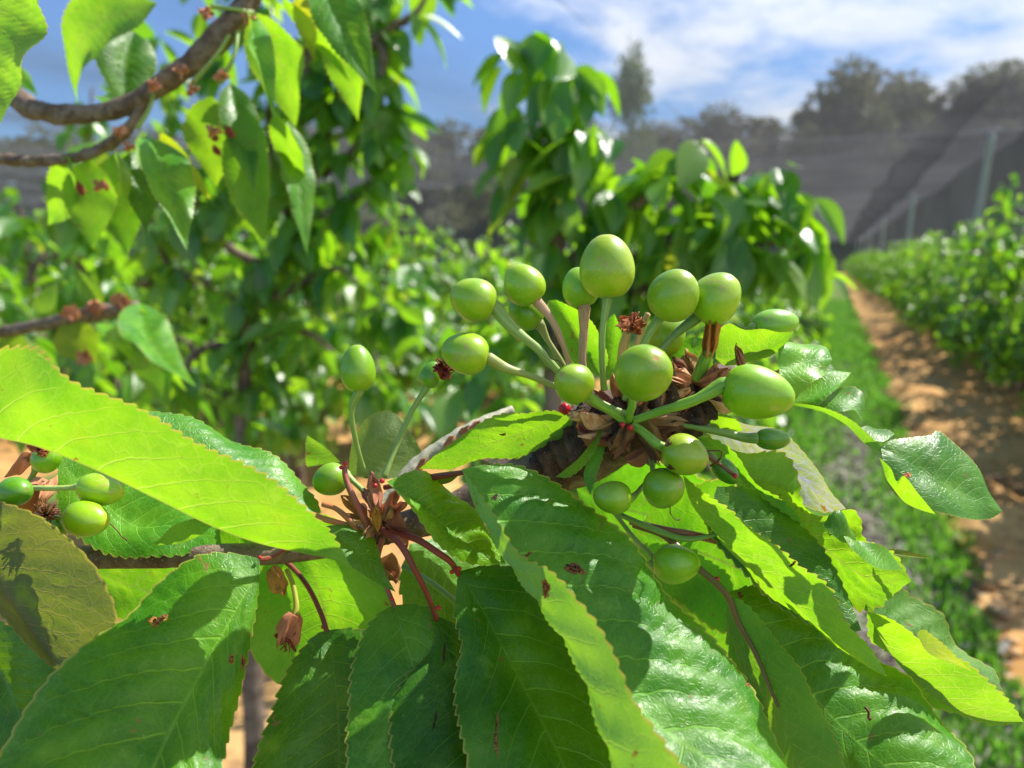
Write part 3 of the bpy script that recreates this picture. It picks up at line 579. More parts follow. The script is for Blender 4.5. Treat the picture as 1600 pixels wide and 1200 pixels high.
# fill leaves behind the right cluster
LT([[(990, 830, 21.0), (1060, 770, 20.6), (1160, 760, 20.4), (1230, 830, 20.5), (1260, 930, 20.8)], [(990, 830, 21.0), (1050, 850, 21.3), (1110, 870, 21.4), (1180, 900, 21.3), (1260, 930, 20.8)], [(990, 830, 21.0), (1020, 910, 21.8), (1080, 960, 22.0), (1170, 985, 21.6), (1260, 930, 20.8)]], show='under', seed=26, tint=(0.7, 0.85, 0.8), label='green leaf behind the lowest cherry')
LT([[(1080, 850, 22.5), (1180, 850, 22.0), (1260, 930, 21.8), (1270, 1060, 21.9), (1240, 1250, 22.0)], [(1080, 850, 22.5), (1130, 940, 22.6), (1170, 1040, 22.6), (1200, 1140, 22.4), (1240, 1250, 22.0)], [(1080, 850, 22.5), (1040, 950, 23), (1080, 1080, 23), (1150, 1190, 22.6), (1240, 1250, 22.0)]], show='under', seed=27, tint=(0.9, 1, 1))
LT([[(900, 760, 22), (960, 720, 22), (1060, 730, 21.8), (1150, 790, 21.8), (1190, 860, 22)], [(900, 760, 22), (960, 790, 22.6), (1030, 810, 22.8), (1110, 840, 22.6), (1190, 860, 22)], [(900, 760, 22), (930, 850, 23), (1010, 900, 23.4), (1110, 900, 23), (1190, 860, 22)]], show='under', seed=28, tint=(0.6, 0.85, 0.8))
LT([[(640, 850, 20.8), (700, 840, 21.6), (760, 850, 21.8), (800, 890, 21.6), (820, 950, 21.2)], [(640, 850, 20.8), (680, 885, 20.8), (720, 915, 20.8), (770, 940, 20.9), (820, 950, 21.2)], [(640, 850, 20.8), (625, 920, 20.2), (660, 980, 20.1), (740, 1000, 20.4), (820, 950, 21.2)]], seed=29, tint=(1.3, 1.15, 2.2), label='bluish leaf deep behind the red stalks')
LT([[(340, 840, 22), (420, 810, 21.6), (500, 800, 21.5), (560, 850, 21.6), (600, 900, 22)], [(340, 840, 22), (410, 860, 22.5), (480, 880, 22.6), (540, 890, 22.4), (600, 900, 22)], [(340, 840, 22), (380, 900, 23), (460, 930, 23), (540, 930, 22.6), (600, 900, 22)]], show='under', seed=30, tint=(0.7, 0.9, 0.9))
add_tube('leaf_stalk', FB, [(630, 885, 20.2), (680, 915, 19.9), (730, 955, 19.9), (790, 990, 20)], [5, 5, 5, 5], M_STALK, n=30, tint=(0.7, 0.9, 0.9))
# L19 chewed blue-green leaf on the right, with its long twisted neck
LT([[(1376, 700, 17.2), (1392, 688, 17.3), (1425, 684, 17.5), (1452, 680, 17.6), (1470, 673, 17.7), (1500, 702, 17.6), (1530, 735, 17.4), (1547, 770, 17.2), (1566, 799, 17.0)],
    [(1376, 700, 17.2), (1396, 708, 17.1), (1418, 722, 17.0), (1440, 737, 17.0), (1462, 750, 16.9), (1490, 764, 16.9), (1520, 778, 16.9), (1545, 790, 16.9), (1566, 799, 17.0)],
    [(1376, 700, 17.2), (1382, 722, 16.9), (1390, 752, 16.7), (1411, 778, 16.5), (1440, 795, 16.4), (1470, 804, 16.4), (1508, 812, 16.5), (1546, 810, 16.8), (1566, 799, 17.0)]], seed=31, tint=(1.05, 0.95, 2.1), ripple=0.35, teeth_mm=1.8, amp_mm=0.45, label='blue-green leaf end on a long twisted neck at the right')
LT([[(1374, 715, 16.9), (1380, 730, 16.8), (1388, 754, 16.6), (1409, 781, 16.35), (1438, 797, 16.2), (1462, 804, 16.15)], [(1374, 715, 16.9), (1392, 732, 16.0), (1401, 752, 15.85), (1413, 744, 15.8), (1434, 770, 15.7), (1462, 804, 16.0)]], mid=1, serr=(False, True), seed=32, show='under', nT=6, ripple=0.1, tint=(1.1, 1.1, 1), label='glowing chewed flap of the right-hand leaf')
LT([[(1238, 629, 17.4), (1285, 637, 17.3), (1327, 655, 17.2), (1352, 675, 17.2), (1378, 699, 17.2)], [(1238, 633, 17.4), (1283, 643, 17.4), (1322, 664, 17.3), (1350, 692, 17.3), (1378, 708, 17.2)]], mid=1, serr=(True, False), seed=33, show='under', nT=5, amp_mm=0.3)
LT([[(1345, 668, 17.6), (1362, 666, 17.8), (1385, 670, 17.7), (1398, 678, 17.5)], [(1345, 668, 17.6), (1358, 684, 17.3), (1380, 690, 17.2), (1398, 678, 17.5)]], mid=1, seed=34, tint=(0.8, 0.8, 1.6), nT=5)
# L20, L21 pale curled leaves
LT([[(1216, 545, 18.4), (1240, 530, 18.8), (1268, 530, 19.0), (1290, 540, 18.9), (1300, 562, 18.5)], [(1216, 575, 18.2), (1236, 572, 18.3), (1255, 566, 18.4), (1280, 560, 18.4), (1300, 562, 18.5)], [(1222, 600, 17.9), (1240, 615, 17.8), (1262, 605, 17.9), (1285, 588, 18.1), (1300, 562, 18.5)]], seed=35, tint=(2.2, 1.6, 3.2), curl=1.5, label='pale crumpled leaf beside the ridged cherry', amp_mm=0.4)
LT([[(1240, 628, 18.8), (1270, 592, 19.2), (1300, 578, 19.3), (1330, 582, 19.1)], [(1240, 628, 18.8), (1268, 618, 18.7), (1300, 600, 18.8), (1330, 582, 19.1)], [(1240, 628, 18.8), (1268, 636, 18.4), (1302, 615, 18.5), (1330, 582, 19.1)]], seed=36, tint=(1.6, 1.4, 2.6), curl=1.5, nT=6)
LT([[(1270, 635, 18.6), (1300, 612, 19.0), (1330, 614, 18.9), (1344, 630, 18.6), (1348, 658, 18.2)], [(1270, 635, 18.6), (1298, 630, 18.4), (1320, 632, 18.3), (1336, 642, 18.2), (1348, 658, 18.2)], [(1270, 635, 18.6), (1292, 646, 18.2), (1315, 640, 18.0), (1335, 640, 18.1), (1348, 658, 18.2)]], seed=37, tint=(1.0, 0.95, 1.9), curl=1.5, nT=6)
# L22 lit leaf above the ridged cherry
LT([[(1118, 560, 18.8), (1122, 520, 18.3), (1140, 504, 18.0), (1165, 514, 18.0), (1192, 515, 18.0), (1216, 520, 18.1), (1240, 518, 18.2)], [(1118, 560, 18.8), (1135, 562, 18.9), (1155, 560, 18.9), (1178, 552, 18.8), (1200, 543, 18.6), (1222, 532, 18.4), (1240, 518, 18.2)], [(1118, 560, 18.8), (1135, 572, 19.2), (1158, 572, 19.4), (1182, 562, 19.3), (1205, 552, 19), (1225, 538, 18.6), (1240, 518, 18.2)]], seed=38, show='under', label='small glowing leaf above the ridged cherry', amp_mm=0.5, teeth_mm=1.6)
LT([[(1100, 590, 19), (1060, 590, 19.3), (1045, 560, 19.6), (1060, 532, 19.6), (1088, 526, 19.4)], [(1100, 590, 19), (1090, 575, 19.2), (1082, 560, 19.3), (1082, 542, 19.3), (1088, 526, 19.4)], [(1100, 590, 19), (1112, 575, 18.9), (1112, 555, 19), (1105, 535, 19.2), (1088, 526, 19.4)]], seed=39, show='under', tint=(0.55, 0.8, 0.8), amp_mm=0.5, teeth_mm=1.6)
# L23 leaf behind the upright stalks
LT([[(940, 590, 20.6), (890, 560, 20.4), (862, 510, 20.3), (856, 475, 20.4), (868, 468, 20.5)], [(940, 590, 20.6), (920, 560, 20.8), (900, 525, 20.9), (885, 495, 20.8), (868, 468, 20.5)], [(940, 590, 20.6), (950, 555, 20.4), (932, 515, 20.3), (905, 485, 20.3), (868, 468, 20.5)]], seed=40, show='under', tint=(0.85, 0.95, 0.8), label='upright glowing leaf behind the cherry stalks')
LT([[(940, 600, 21), (930, 560, 21), (938, 520, 21), (950, 500, 21), (960, 490, 21)], [(940, 600, 21), (950, 570, 21.3), (957, 540, 21.3), (960, 515, 21.2), (960, 490, 21)], [(940, 600, 21), (968, 580, 21), (974, 550, 20.9), (970, 515, 21), (960, 490, 21)]], seed=41, show='under', tint=(0.7, 0.9, 0.8))
# L24 leaf pointing left from the spur
LT([[(898, 650, 18.9), (862, 643, 18.6), (824, 643, 18.3), (786, 649, 18.1), (744, 669, 18.1), (700, 696, 18.2), (655, 733, 18.5)],
    [(898, 650, 18.9), (860, 662, 18.9), (820, 675, 18.9), (785, 687, 18.8), (745, 702, 18.7), (700, 718, 18.6), (655, 733, 18.5)],
    [(898, 650, 18.9), (885, 676, 19.2), (850, 700, 19.3), (815, 710, 19.3), (765, 716, 19.1), (710, 730, 18.9), (655, 733, 18.5)]], seed=42, tint=(1.0, 1.05, 0.9), show='under', bulge=-0.06, label='bright green leaf pointing left from the big cherry cluster', teeth_mm=2, amp_mm=0.5)
LT([[(905, 690, 19.9), (860, 700, 19.9), (825, 712, 20), (800, 716, 20)], [(905, 690, 19.9), (890, 722, 20.2), (850, 730, 20.4), (800, 716, 20)]], mid=0, serr=(False, True), seed=43, tint=(1, 1, 1), show='under')
# L25 leaf behind the two upright stalks on the left
LT([[(545, 740, 21.2), (550, 690, 21.3), (575, 655, 21.4), (605, 643, 21.4), (620, 648, 21.4)], [(545, 740, 21.2), (568, 712, 21.0), (590, 688, 21.0), (608, 668, 21.1), (620, 648, 21.4)], [(545, 740, 21.2), (590, 750, 20.6), (640, 740, 20.6), (658, 705, 20.8), (620, 648, 21.4)]], seed=44, show='under', tint=(0.95, 0.72, 1.3), label='pale underside of a leaf behind the two thin upright cherry stalks', amp_mm=0.4)
LT([[(480, 730, 20.5), (478, 700, 20.3), (480, 680, 20.2)], [(532, 722, 20.4), (510, 700, 20.4), (480, 680, 20.2)]], mid=1, serr=(True, False), seed=45, show='under', nT=6, label='small lime leaf corner above the shaded cherry')
# L26 glossy young leaf
LT([[(604, 752, 17.6), (650, 738, 18.0), (690, 750, 18.3), (730, 790, 18.3), (765, 835, 18.2), (790, 880, 18.0)],
    [(604, 752, 17.6), (630, 775, 17.4), (662, 795, 17.5), (700, 825, 17.6), (745, 858, 17.8), (790, 880, 18.0)],
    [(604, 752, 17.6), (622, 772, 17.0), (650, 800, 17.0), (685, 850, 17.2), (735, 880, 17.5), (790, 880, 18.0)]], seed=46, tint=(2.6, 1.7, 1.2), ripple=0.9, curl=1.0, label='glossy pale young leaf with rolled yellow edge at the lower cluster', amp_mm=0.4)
LT([[(722, 738, 18.2), (700, 746, 18.3), (668, 746, 18.6), (640, 745, 18.9)], [(722, 738, 18.2), (700, 755, 18.1), (668, 756, 18.3), (640, 745, 18.9)]], mid=1, serr=(False, False), seed=47, tint=(1.2, .6, .4), nT=5)
add_tube('leaf_stalk', FB, [(600, 762, 18.7), (650, 750, 18.5), (700, 742, 17.6), (725, 738, 17.0)], [4, 5.5, 5.5, 4], M_PETI, n=24)
# L27 leaf below it
LT([[(498, 824, 18.0), (540, 820, 18.2), (575, 828, 18.3), (588, 850, 18.1), (600, 890, 17.8), (618, 925, 17.3)], [(498, 824, 18.0), (530, 840, 17.9), (555, 858, 17.8), (578, 878, 17.6), (598, 902, 17.4), (618, 925, 17.3)], [(498, 824, 18.0), (515, 852, 17.6), (540, 880, 17.4), (566, 898, 17.2), (592, 912, 17.2), (618, 925, 17.3)]], seed=48, tint=(1.1, 1.0, 1.9), label='small leaf whose half is in sun, under the lower cluster', amp_mm=0.5)
# L28 pale twisted strip
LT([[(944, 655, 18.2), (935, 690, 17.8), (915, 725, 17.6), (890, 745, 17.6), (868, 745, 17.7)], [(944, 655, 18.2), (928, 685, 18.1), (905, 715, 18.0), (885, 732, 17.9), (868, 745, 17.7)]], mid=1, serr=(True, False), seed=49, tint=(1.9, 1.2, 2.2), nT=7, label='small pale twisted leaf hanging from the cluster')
LT([[(944, 660, 18.4), (944, 700, 18.3), (932, 740, 18.1), (922, 774, 18.0)], [(944, 660, 18.4), (930, 700, 18.3), (912, 740, 18.1), (922, 774, 18.0)]], mid=1, seed=50, tint=(1.0, 1.1, 1.0), nT=6, curl=1)
# L31 bronze translucent leaf
LT([[(1085, 648, 19.8), (1140, 655, 19.5), (1200, 672, 19.3), (1250, 700, 19.2), (1280, 735, 19.2), (1300, 770, 19.3), (1322, 795, 19.4)], [(1085, 648, 19.8), (1135, 672, 19.9), (1185, 695, 19.9), (1225, 722, 19.8), (1258, 752, 19.7), (1288, 778, 19.6), (1322, 795, 19.4)], [(1085, 648, 19.8), (1120, 690, 20.3), (1165, 720, 20.4), (1205, 748, 20.3), (1245, 782, 20.1), (1285, 800, 19.9), (1322, 795, 19.4)]], show='under', seed=51, tint=(1.05, 0.62, 14), ripple=0.6, label='thin bronze-pink leaf behind the small dark cherry', amp_mm=0.4)
LT([[(1100, 655, 19.2), (1125, 648, 19.1), (1150, 655, 19.1), (1160, 672, 19.2)], [(1100, 655, 19.2), (1120, 672, 19.5), (1140, 678, 19.5), (1160, 672, 19.2)]], mid=1, seed=52, show='under', nT=5)
LT([[(1070, 690, 19.6), (1110, 685, 19.2), (1150, 712, 18.9), (1185, 760, 18.8), (1240, 800, 18.9), (1310, 905, 18.9)], [(1070, 690, 19.6), (1110, 705, 19.4), (1150, 740, 19.2), (1195, 790, 19.2), (1240, 840, 19.1), (1310, 905, 18.9)]], mid=1, serr=(True, False), seed=53, show='under', tint=(0.9, 1.0, 1), label='thin lime leaf edge running down from the dark cherry')
# L33 end leaf at the right edge: shaded upper half, glowing lower half
LT([[(1352, 945, 18.8), (1385, 915, 19.4), (1420, 925, 19.6), (1475, 960, 19.4), (1510, 995, 19.2), (1545, 1040, 18.8), (1556, 1075, 18.4), (1600, 1130, 17.6)],
    [(1352, 945, 18.8), (1375, 975, 18.7), (1400, 1005, 18.5), (1430, 1035, 18.3), (1465, 1062, 18.1), (1500, 1085, 18.0), (1540, 1105, 17.8), (1600, 1130, 17.6)],
    [(1352, 945, 18.8), (1362, 990, 19.3), (1385, 1025, 19.3), (1420, 1065, 19.0), (1460, 1100, 18.7), (1505, 1120, 18.3), (1550, 1130, 18.0), (1600, 1130, 17.6)]], seed=54, show='under', ripple=1.0, curl=1.5, bulge=-0.08, tint=(0.75, 0.85, 0.8), label='long leaf reaching to the right edge, dark above and lime below', amp_mm=0.7)
LT([[(1355, 955, 18.0), (1400, 968, 17.6), (1440, 1000, 17.3), (1480, 1035, 17.2), (1530, 1060, 17.2), (1565, 1085, 17.2), (1600, 1128, 17.3)], [(1355, 955, 18.0), (1378, 1000, 18.4), (1410, 1045, 18.4), (1455, 1085, 18.2), (1500, 1112, 17.9), (1550, 1126, 17.6), (1600, 1128, 17.3)]], mid=1, seed=55, show='under', curl=1.5, label='glowing curled lower half of the leaf at the right edge', tint=(1.1, 1, 1.2))
LT([[(1432, 990, 17.0), (1445, 985, 16.9), (1475, 1010, 16.8), (1520, 1050, 16.9)], [(1432, 990, 17.0), (1450, 1020, 17.0), (1485, 1035, 17.0), (1520, 1050, 16.9)]], mid=1, seed=56, show='under', nT=5, tint=(1.2, .8, 2), curl=2)

# ---- cherries of the big cluster (tip direction in degrees, lean towards the lens)
GG = 'green cherries in the large cluster'
K = (986, 655, 17.6)     # where the near stalks meet
PK = (2.0, 0.82, 2.2)    # pinkish stalks
cherry(948, 418, 17.4, 103, 86, 92, 8, [(941, 520, 17.5), (941, 570, 17.7), (944, 608, 18.0)], 'tall egg-shaped green cherry standing highest on an upright stalk', group=GG, srad=(8, 6, 6, 7), taper=0.08, tint=(1.1, 1, 1))
cherry(740, 468, 17.6, 76, 68, 160, 5, [(800, 512, 17.6), (840, 545, 17.7), (885, 592, 17.9), (945, 632, 18.0), (985, 650, 18)], 'green cherry farthest left of the large cluster, above the flattened one', group=GG, srad=(12, 8, 6, 7))
cherry(819, 445, 17.9, 70, 62, 128, 5, [(862, 500, 18), (880, 540, 18.2), (900, 600, 18.6)], 'small green cherry on a pink stalk, second from the top left', group=GG, srad=(9, 6, 5, 5), stint=PK)
cherry(822, 488, 18.6, 60, 52, 140, 0, [(855, 530, 18.7), (880, 570, 18.8), (900, 610, 19)], 'cherry half hidden below the small one on the pink stalk', group=GG, srad=(8, 5, 5, 5), tint=(0.9, 0.95, 1), stint=(1.2, 0.9, 1.1))
cherry(906, 450, 18.4, 66, 56, 102, -5, [(912, 520, 18.5), (910, 560, 18.6), (915, 605, 18.8)], 'cherry tucked behind the tallest one on a thick pink stalk', group=GG, srad=(11, 8, 7, 7), stint=PK, tint=(0.9, 0.95, 1))
cherry(1053, 461, 17.5, 86, 78, 62, 38, [(1010, 530, 17.9), (990, 580, 18.1), (975, 625, 18.3)], 'round cherry with a tan tip spot, right of the tallest one', group=GG, srad=(10, 7, 6, 6))
cherry(1117, 466, 17.9, 88, 76, 48, 15, [(1048, 530, 18.2), (1010, 580, 18.4), (985, 625, 18.5)], 'cherry overlapped by the round one with the tan spot', group=GG, srad=(10, 7, 7, 7), stint=(0.7, 0.75, 0.9))
cherry(1040, 522, 19.2, 74, 62, 60, 0, [(1010, 570, 19.3), (990, 620, 19.3)], 'yellow-green cherry in shade under the two at the upper right', group=GG, tint=(1.15, 1.05, 0.8))
cherry(1211, 506, 19.3, 76, 46, 8, -5, [(1165, 520, 19.4), (1130, 550, 19.4), (1090, 600, 19.4)], 'slim cherry above the small glowing leaf', group=GG, tint=(0.8, 0.95, 1.4))
cherry(1006, 582, 16.2, 100, 88, 62, 62, [(988, 632, 17.0), (984, 645, 17.3), (982, 656, 17.7)], 'largest round cherry in the middle facing the lens with a tan spot', group=GG, srad=(11, 8, 8, 8), stint=(0.9, 1.2, 0.6), taper=0.04)
cherry(896, 598, 16.6, 68, 62, 150, 45, [(932, 628, 17.1), (955, 643, 17.4), (975, 657, 17.7)], 'small round cherry with a dry thread on it, left of the large round one', group=GG, srad=(8, 8, 8, 9), stint=(0.9, 1.2, 0.6))
cherry(1183, 614, 16.6, 114, 84, -12, 12, [(1092, 622, 16.8), (1060, 634, 17.0), (1030, 643, 17.4), (990, 657, 17.7)], 'biggest cherry, lying on its side at the right with a raised seam', group=GG, srad=(14, 10, 8, 8), stint=(0.9, 1.15, 0.6), ridge=0.06, taper=0.14, tint=(1.0, 1.02, 0.8))
cherry(728, 552, 17.2, 78, 66, 168, 0, [(790, 575, 17.3), (830, 588, 17.4), (870, 605, 17.5), (930, 632, 17.7), (975, 655, 17.9)], 'flattened green cherry at the left end of a long pale stalk', group=GG, srad=(10, 6, 6, 7), stint=(1.2, 0.95, 0.9))
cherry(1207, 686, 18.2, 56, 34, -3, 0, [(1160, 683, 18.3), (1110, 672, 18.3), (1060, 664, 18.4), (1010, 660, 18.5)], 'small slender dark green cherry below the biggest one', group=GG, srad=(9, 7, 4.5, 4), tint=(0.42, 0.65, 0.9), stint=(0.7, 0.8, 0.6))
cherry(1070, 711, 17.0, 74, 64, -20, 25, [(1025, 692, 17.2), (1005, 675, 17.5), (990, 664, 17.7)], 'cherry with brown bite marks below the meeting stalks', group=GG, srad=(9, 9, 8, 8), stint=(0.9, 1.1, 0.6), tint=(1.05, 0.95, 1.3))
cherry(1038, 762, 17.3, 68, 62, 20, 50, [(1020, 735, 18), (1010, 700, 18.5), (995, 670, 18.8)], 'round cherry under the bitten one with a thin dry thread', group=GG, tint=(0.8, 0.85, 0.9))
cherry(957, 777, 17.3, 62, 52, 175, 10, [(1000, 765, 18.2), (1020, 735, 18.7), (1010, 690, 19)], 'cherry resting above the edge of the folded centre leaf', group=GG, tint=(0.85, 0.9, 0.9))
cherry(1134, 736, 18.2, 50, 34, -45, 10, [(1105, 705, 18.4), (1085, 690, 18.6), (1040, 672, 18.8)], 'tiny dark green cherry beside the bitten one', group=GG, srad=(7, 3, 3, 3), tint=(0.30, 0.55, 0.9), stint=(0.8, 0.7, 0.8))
cherry(1056, 881, 18.3, 76, 62, 5, 15, [(1020, 870, 18.8), (990, 840, 19.2), (960, 800, 19.6)], 'lowest cherry, alone beside the edge of the centre leaf', group=GG, tint=(0.9, 1.0, 1.1), taper=0.13)
# the lower cluster and the left cluster
cherry(559, 576, 17.4, 76, 56, 92, 5, [(549, 640, 17.6), (556, 690, 17.9), (572, 745, 18.4)], 'lone egg-shaped cherry on a thin upright stalk left of centre', group='green cherries of the lower cluster', srad=(8, 5, 4.5, 5), tint=(0.85, 1.0, 0.7), taper=0.14)
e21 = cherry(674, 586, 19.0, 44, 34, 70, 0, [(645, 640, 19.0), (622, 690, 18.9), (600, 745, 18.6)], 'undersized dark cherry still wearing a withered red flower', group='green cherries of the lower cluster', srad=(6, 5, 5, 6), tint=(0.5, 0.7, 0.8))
cherry(516, 749, 19.0, 56, 52, 200, 20, [(545, 745, 19.1), (570, 770, 19.0), (590, 800, 18.8)], 'shaded cherry behind the pink leaf stalk', group='green cherries of the lower cluster', tint=(0.8, 0.95, 0.8))
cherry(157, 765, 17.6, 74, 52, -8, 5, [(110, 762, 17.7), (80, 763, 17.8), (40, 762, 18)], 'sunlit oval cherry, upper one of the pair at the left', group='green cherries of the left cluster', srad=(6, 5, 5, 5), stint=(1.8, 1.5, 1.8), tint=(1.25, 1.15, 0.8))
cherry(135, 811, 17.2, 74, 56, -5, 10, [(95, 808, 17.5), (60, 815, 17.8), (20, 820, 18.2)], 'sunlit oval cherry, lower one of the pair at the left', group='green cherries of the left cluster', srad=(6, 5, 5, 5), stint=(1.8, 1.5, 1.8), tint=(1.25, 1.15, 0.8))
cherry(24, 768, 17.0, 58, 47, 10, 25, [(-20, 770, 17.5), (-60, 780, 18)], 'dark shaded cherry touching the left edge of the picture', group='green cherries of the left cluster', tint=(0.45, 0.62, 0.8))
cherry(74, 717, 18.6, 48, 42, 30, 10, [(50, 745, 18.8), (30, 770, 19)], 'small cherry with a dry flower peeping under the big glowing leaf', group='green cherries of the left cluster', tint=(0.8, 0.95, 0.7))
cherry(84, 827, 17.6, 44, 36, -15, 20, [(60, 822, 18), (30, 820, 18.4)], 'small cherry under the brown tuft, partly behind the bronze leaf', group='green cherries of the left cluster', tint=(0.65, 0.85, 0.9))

# ---- papery scales, stamens, dried flowers, glands
g = random.Random(4)
def cluster_scales(n, cx, cy, rx, ry, d, sz, seed):
    q = random.Random(seed)
    for i in range(n):
        a = 2 * math.pi * i / n + q.uniform(-0.3, 0.3); rr = q.uniform(0.35, 1.0)
        x0, y0 = cx + 0.35 * rx * math.cos(a) * rr, cy - 0.35 * ry * math.sin(a) * rr
        L = sz * q.uniform(0.4, 1.1); ta = a + q.uniform(-0.5, 0.5)
        x1, y1 = cx + rx * math.cos(a) * rr + 0.3 * L * math.cos(ta), cy - ry * math.sin(a) * rr - 0.4 * L * math.sin(ta)
        c = q.choice([(0.9, 0.7, 0.75), (0.45, 0.3, 0.3), (1.15, 1.05, 0.75), (0.8, 0.42, 0.5), (0.95, 1.0, 0.6), (0.35, 0.3, 0.25), (0.75, 0.75, 0.5), (1.3, 1.3, 1.1), (1.2, 1.1, 1.0)])
        c = tuple(v_ * 1.35 for v_ in c); dd = d + q.uniform(-0.5, 0.5)
        shell(FB, (x0, y0), (x1, y1), L * q.uniform(0.55, 0.9), dd, dd - q.uniform(-0.1, 0.5), q.uniform(-1.0, 1.0), M_SCALE, c, seed=seed + i, cup=q.uniform(0.2, 0.9), crumple=q.uniform(1.0, 3.2))
cluster_scales(30, 985, 665, 98, 58, 18.6, 40, 100)
cluster_scales(24, 1085, 605, 62, 42, 18.9, 34, 200)
cluster_scales(20, 595, 812, 42, 42, 18.3, 28, 300)
for a in [((905, 660), (960, 700), 62, 18.5, 18.3, 0.3, (0.9, 0.6, 0.55)), ((985, 665), (950, 715), 40, 18.0, 17.7, -0.3, (0.6, 0.55, 0.35)), ((1000, 660), (1040, 720), 44, 18.3, 18.0, 0.4, (0.75, 0.8, 0.45)),
          ((985, 650), (958, 560), 42, 18.9, 18.3, 0.3, (1.3, 1.1, 0.8)), ((1000, 655), (1035, 600), 60, 18.8, 18.4, -0.2, (1.0, 0.8, 0.7)), ((1010, 655), (1075, 658), 26, 18.2, 18.0, 0.2, (0.9, 0.9, 0.7)),
          ((985, 720), (1040, 700), 40, 18.6, 18.2, 0.5, (1.0, 0.7, 0.6)), ((1095, 600), (1140, 575), 34, 18.2, 18.0, 0.4, (0.9, 0.62, 0.55)), ((1070, 600), (1050, 560), 44, 19.3, 19, 0.1, (0.5, 0.35, 0.35)),
          ((1160, 575), (1150, 535), 18, 18.2, 18, 0.2, (0.8, 0.6, 0.6)), ((590, 790), (578, 735), 30, 18.2, 18.0, 0.2, (1.3, 1.0, 0.95)), ((612, 805), (640, 860), 40, 18.3, 18.2, 0.6, (1.1, 0.75, 0.7)),
          ((575, 810), (530, 770), 26, 18.5, 18.2, 0.4, (1.1, 0.9, 0.4)), ((600, 800), (625, 762), 28, 18.1, 17.9, -0.5, (1.2, 0.8, 0.7)), ((590, 825), (585, 790), 22, 17.7, 17.5, 0.1, (1.2, 1.1, 0.3)),
          ((30, 800), (80, 745), 60, 18.5, 18.3, 0.3, (1.5, 1.2, 1.0)), ((20, 740), (60, 700), 30, 19, 18.8, 0.3, (1.2, 0.9, 0.9)), ((1200, 590), (1215, 578), 16, 18.4, 18.2, 0, (1.2, .8, .7)), ((600, 870), (620, 915), 44, 18.7, 18.6, 0.4, (0.7, 0.6, 0.35))]:
    b_ = (a[0][0] + 0.8 * (a[1][0] - a[0][0]), a[0][1] + 0.8 * (a[1][1] - a[0][1]))
    shell(FB, a[0], b_, a[2] * 0.75, a[3], a[4], a[5], M_SCALE, a[6], seed=int(a[0][0]), crumple=2.2)
# brown sheath standing up
e = shell(FB, (1106, 556), (1118, 490), 25, 18.1, 17.9, 0.1, M_SCALE, (1.1, 0.75, 0.25), name='dry_sheath', cup=1.5, seed=77, crumple=3.0)
add_tube('leaf_stalk', FB, [(1090, 592, 18.4), (1097, 574, 18.2), (1107, 548, 18.0)], [11, 10, 9], M_STALK, n=16, tint=(0.7, 0.9, 0.4))
# pink stalks, glands
add_tube('leaf_stalk', FB, [(538, 728, 18.0), (541, 750, 17.9), (556, 785, 17.8), (580, 832, 18.0)], [4, 5, 5.5, 6], M_PETI, n=30, tint=(1.4, 2.2, 1.9))
add_tube('leaf_stalk', FB, [(504, 788, 18.4), (525, 795, 18.3), (545, 812, 18.2), (562, 835, 18.3)], [4, 4, 5, 6], M_PETI, n=24, tint=(2.0, 4.0, 2.0))
add_tube('leaf_stalk', FB, [(480, 803, 18.5), (510, 812, 18.3), (545, 822, 18.3), (565, 830, 18.3)], [6, 5, 5, 5], M_PETI, n=24, tint=(2.2, 4.5, 2.0))
add_tube('leaf_stalk', FB, [(1055, 690, 18.0), (1090, 705, 17.9), (1120, 722, 17.8), (1150, 745, 17.7)], [2.5, 2.5, 3, 3], M_PETI, n=24, tint=(0.8, 1.4, 0.9))
add_tube('leaf_stalk', FB, [(985, 815, 18.9), (1040, 828, 18.4), (1080, 835, 18.3), (1140, 850, 18.6), (1165, 858, 18.8)], [5, 5.5, 6, 6, 4], M_PETI, n=30, tint=(1.3, 2.4, 1.6))
add_tube('leaf_stalk', FB, [(960, 800, 18.9), (1010, 822, 18.4), (1070, 842, 18.1), (1120, 835, 18.0)], [4, 5, 5, 3], M_STALK, n=30, tint=(0.7, 0.9, 0.6))
def gland(x, y, d, r, tint=(1, 1, 1)):
    V, Fq, uv = tube([P(x - r * 0.7, y, d), P(x, y - r * 0.1, d - 0.03), P(x + r * 0.7, y, d)], [PX(r * 0.45, d), PX(r, d), PX(r * 0.5, d)], 12, 12)
    o = mesh_np('gland', V, Fq, M_GLAND, FB, uv); o.color = (*tint, 1)
for x, y, d, r in [(704, 741, 17.9, 5), (597, 752, 17.6, 4.5), (586, 759, 17.7, 4), (539, 725, 17.9, 4), (533, 731, 17.9, 3.5), (685, 950, 17.8, 4.5), (717, 889, 17.8, 4.5), (706, 894, 17.8, 4), (612, 936, 18.2, 3.5), (1148, 744, 17.6, 4.5), (1120, 905, 18.0, 4.5), (406, 871, 17.3, 3), (972, 664, 17.5, 5), (984, 669, 17.5, 6), (505, 980, 18.8, 3.5), (882, 640, 18.3, 11)]:
    gland(x, y, d, r)
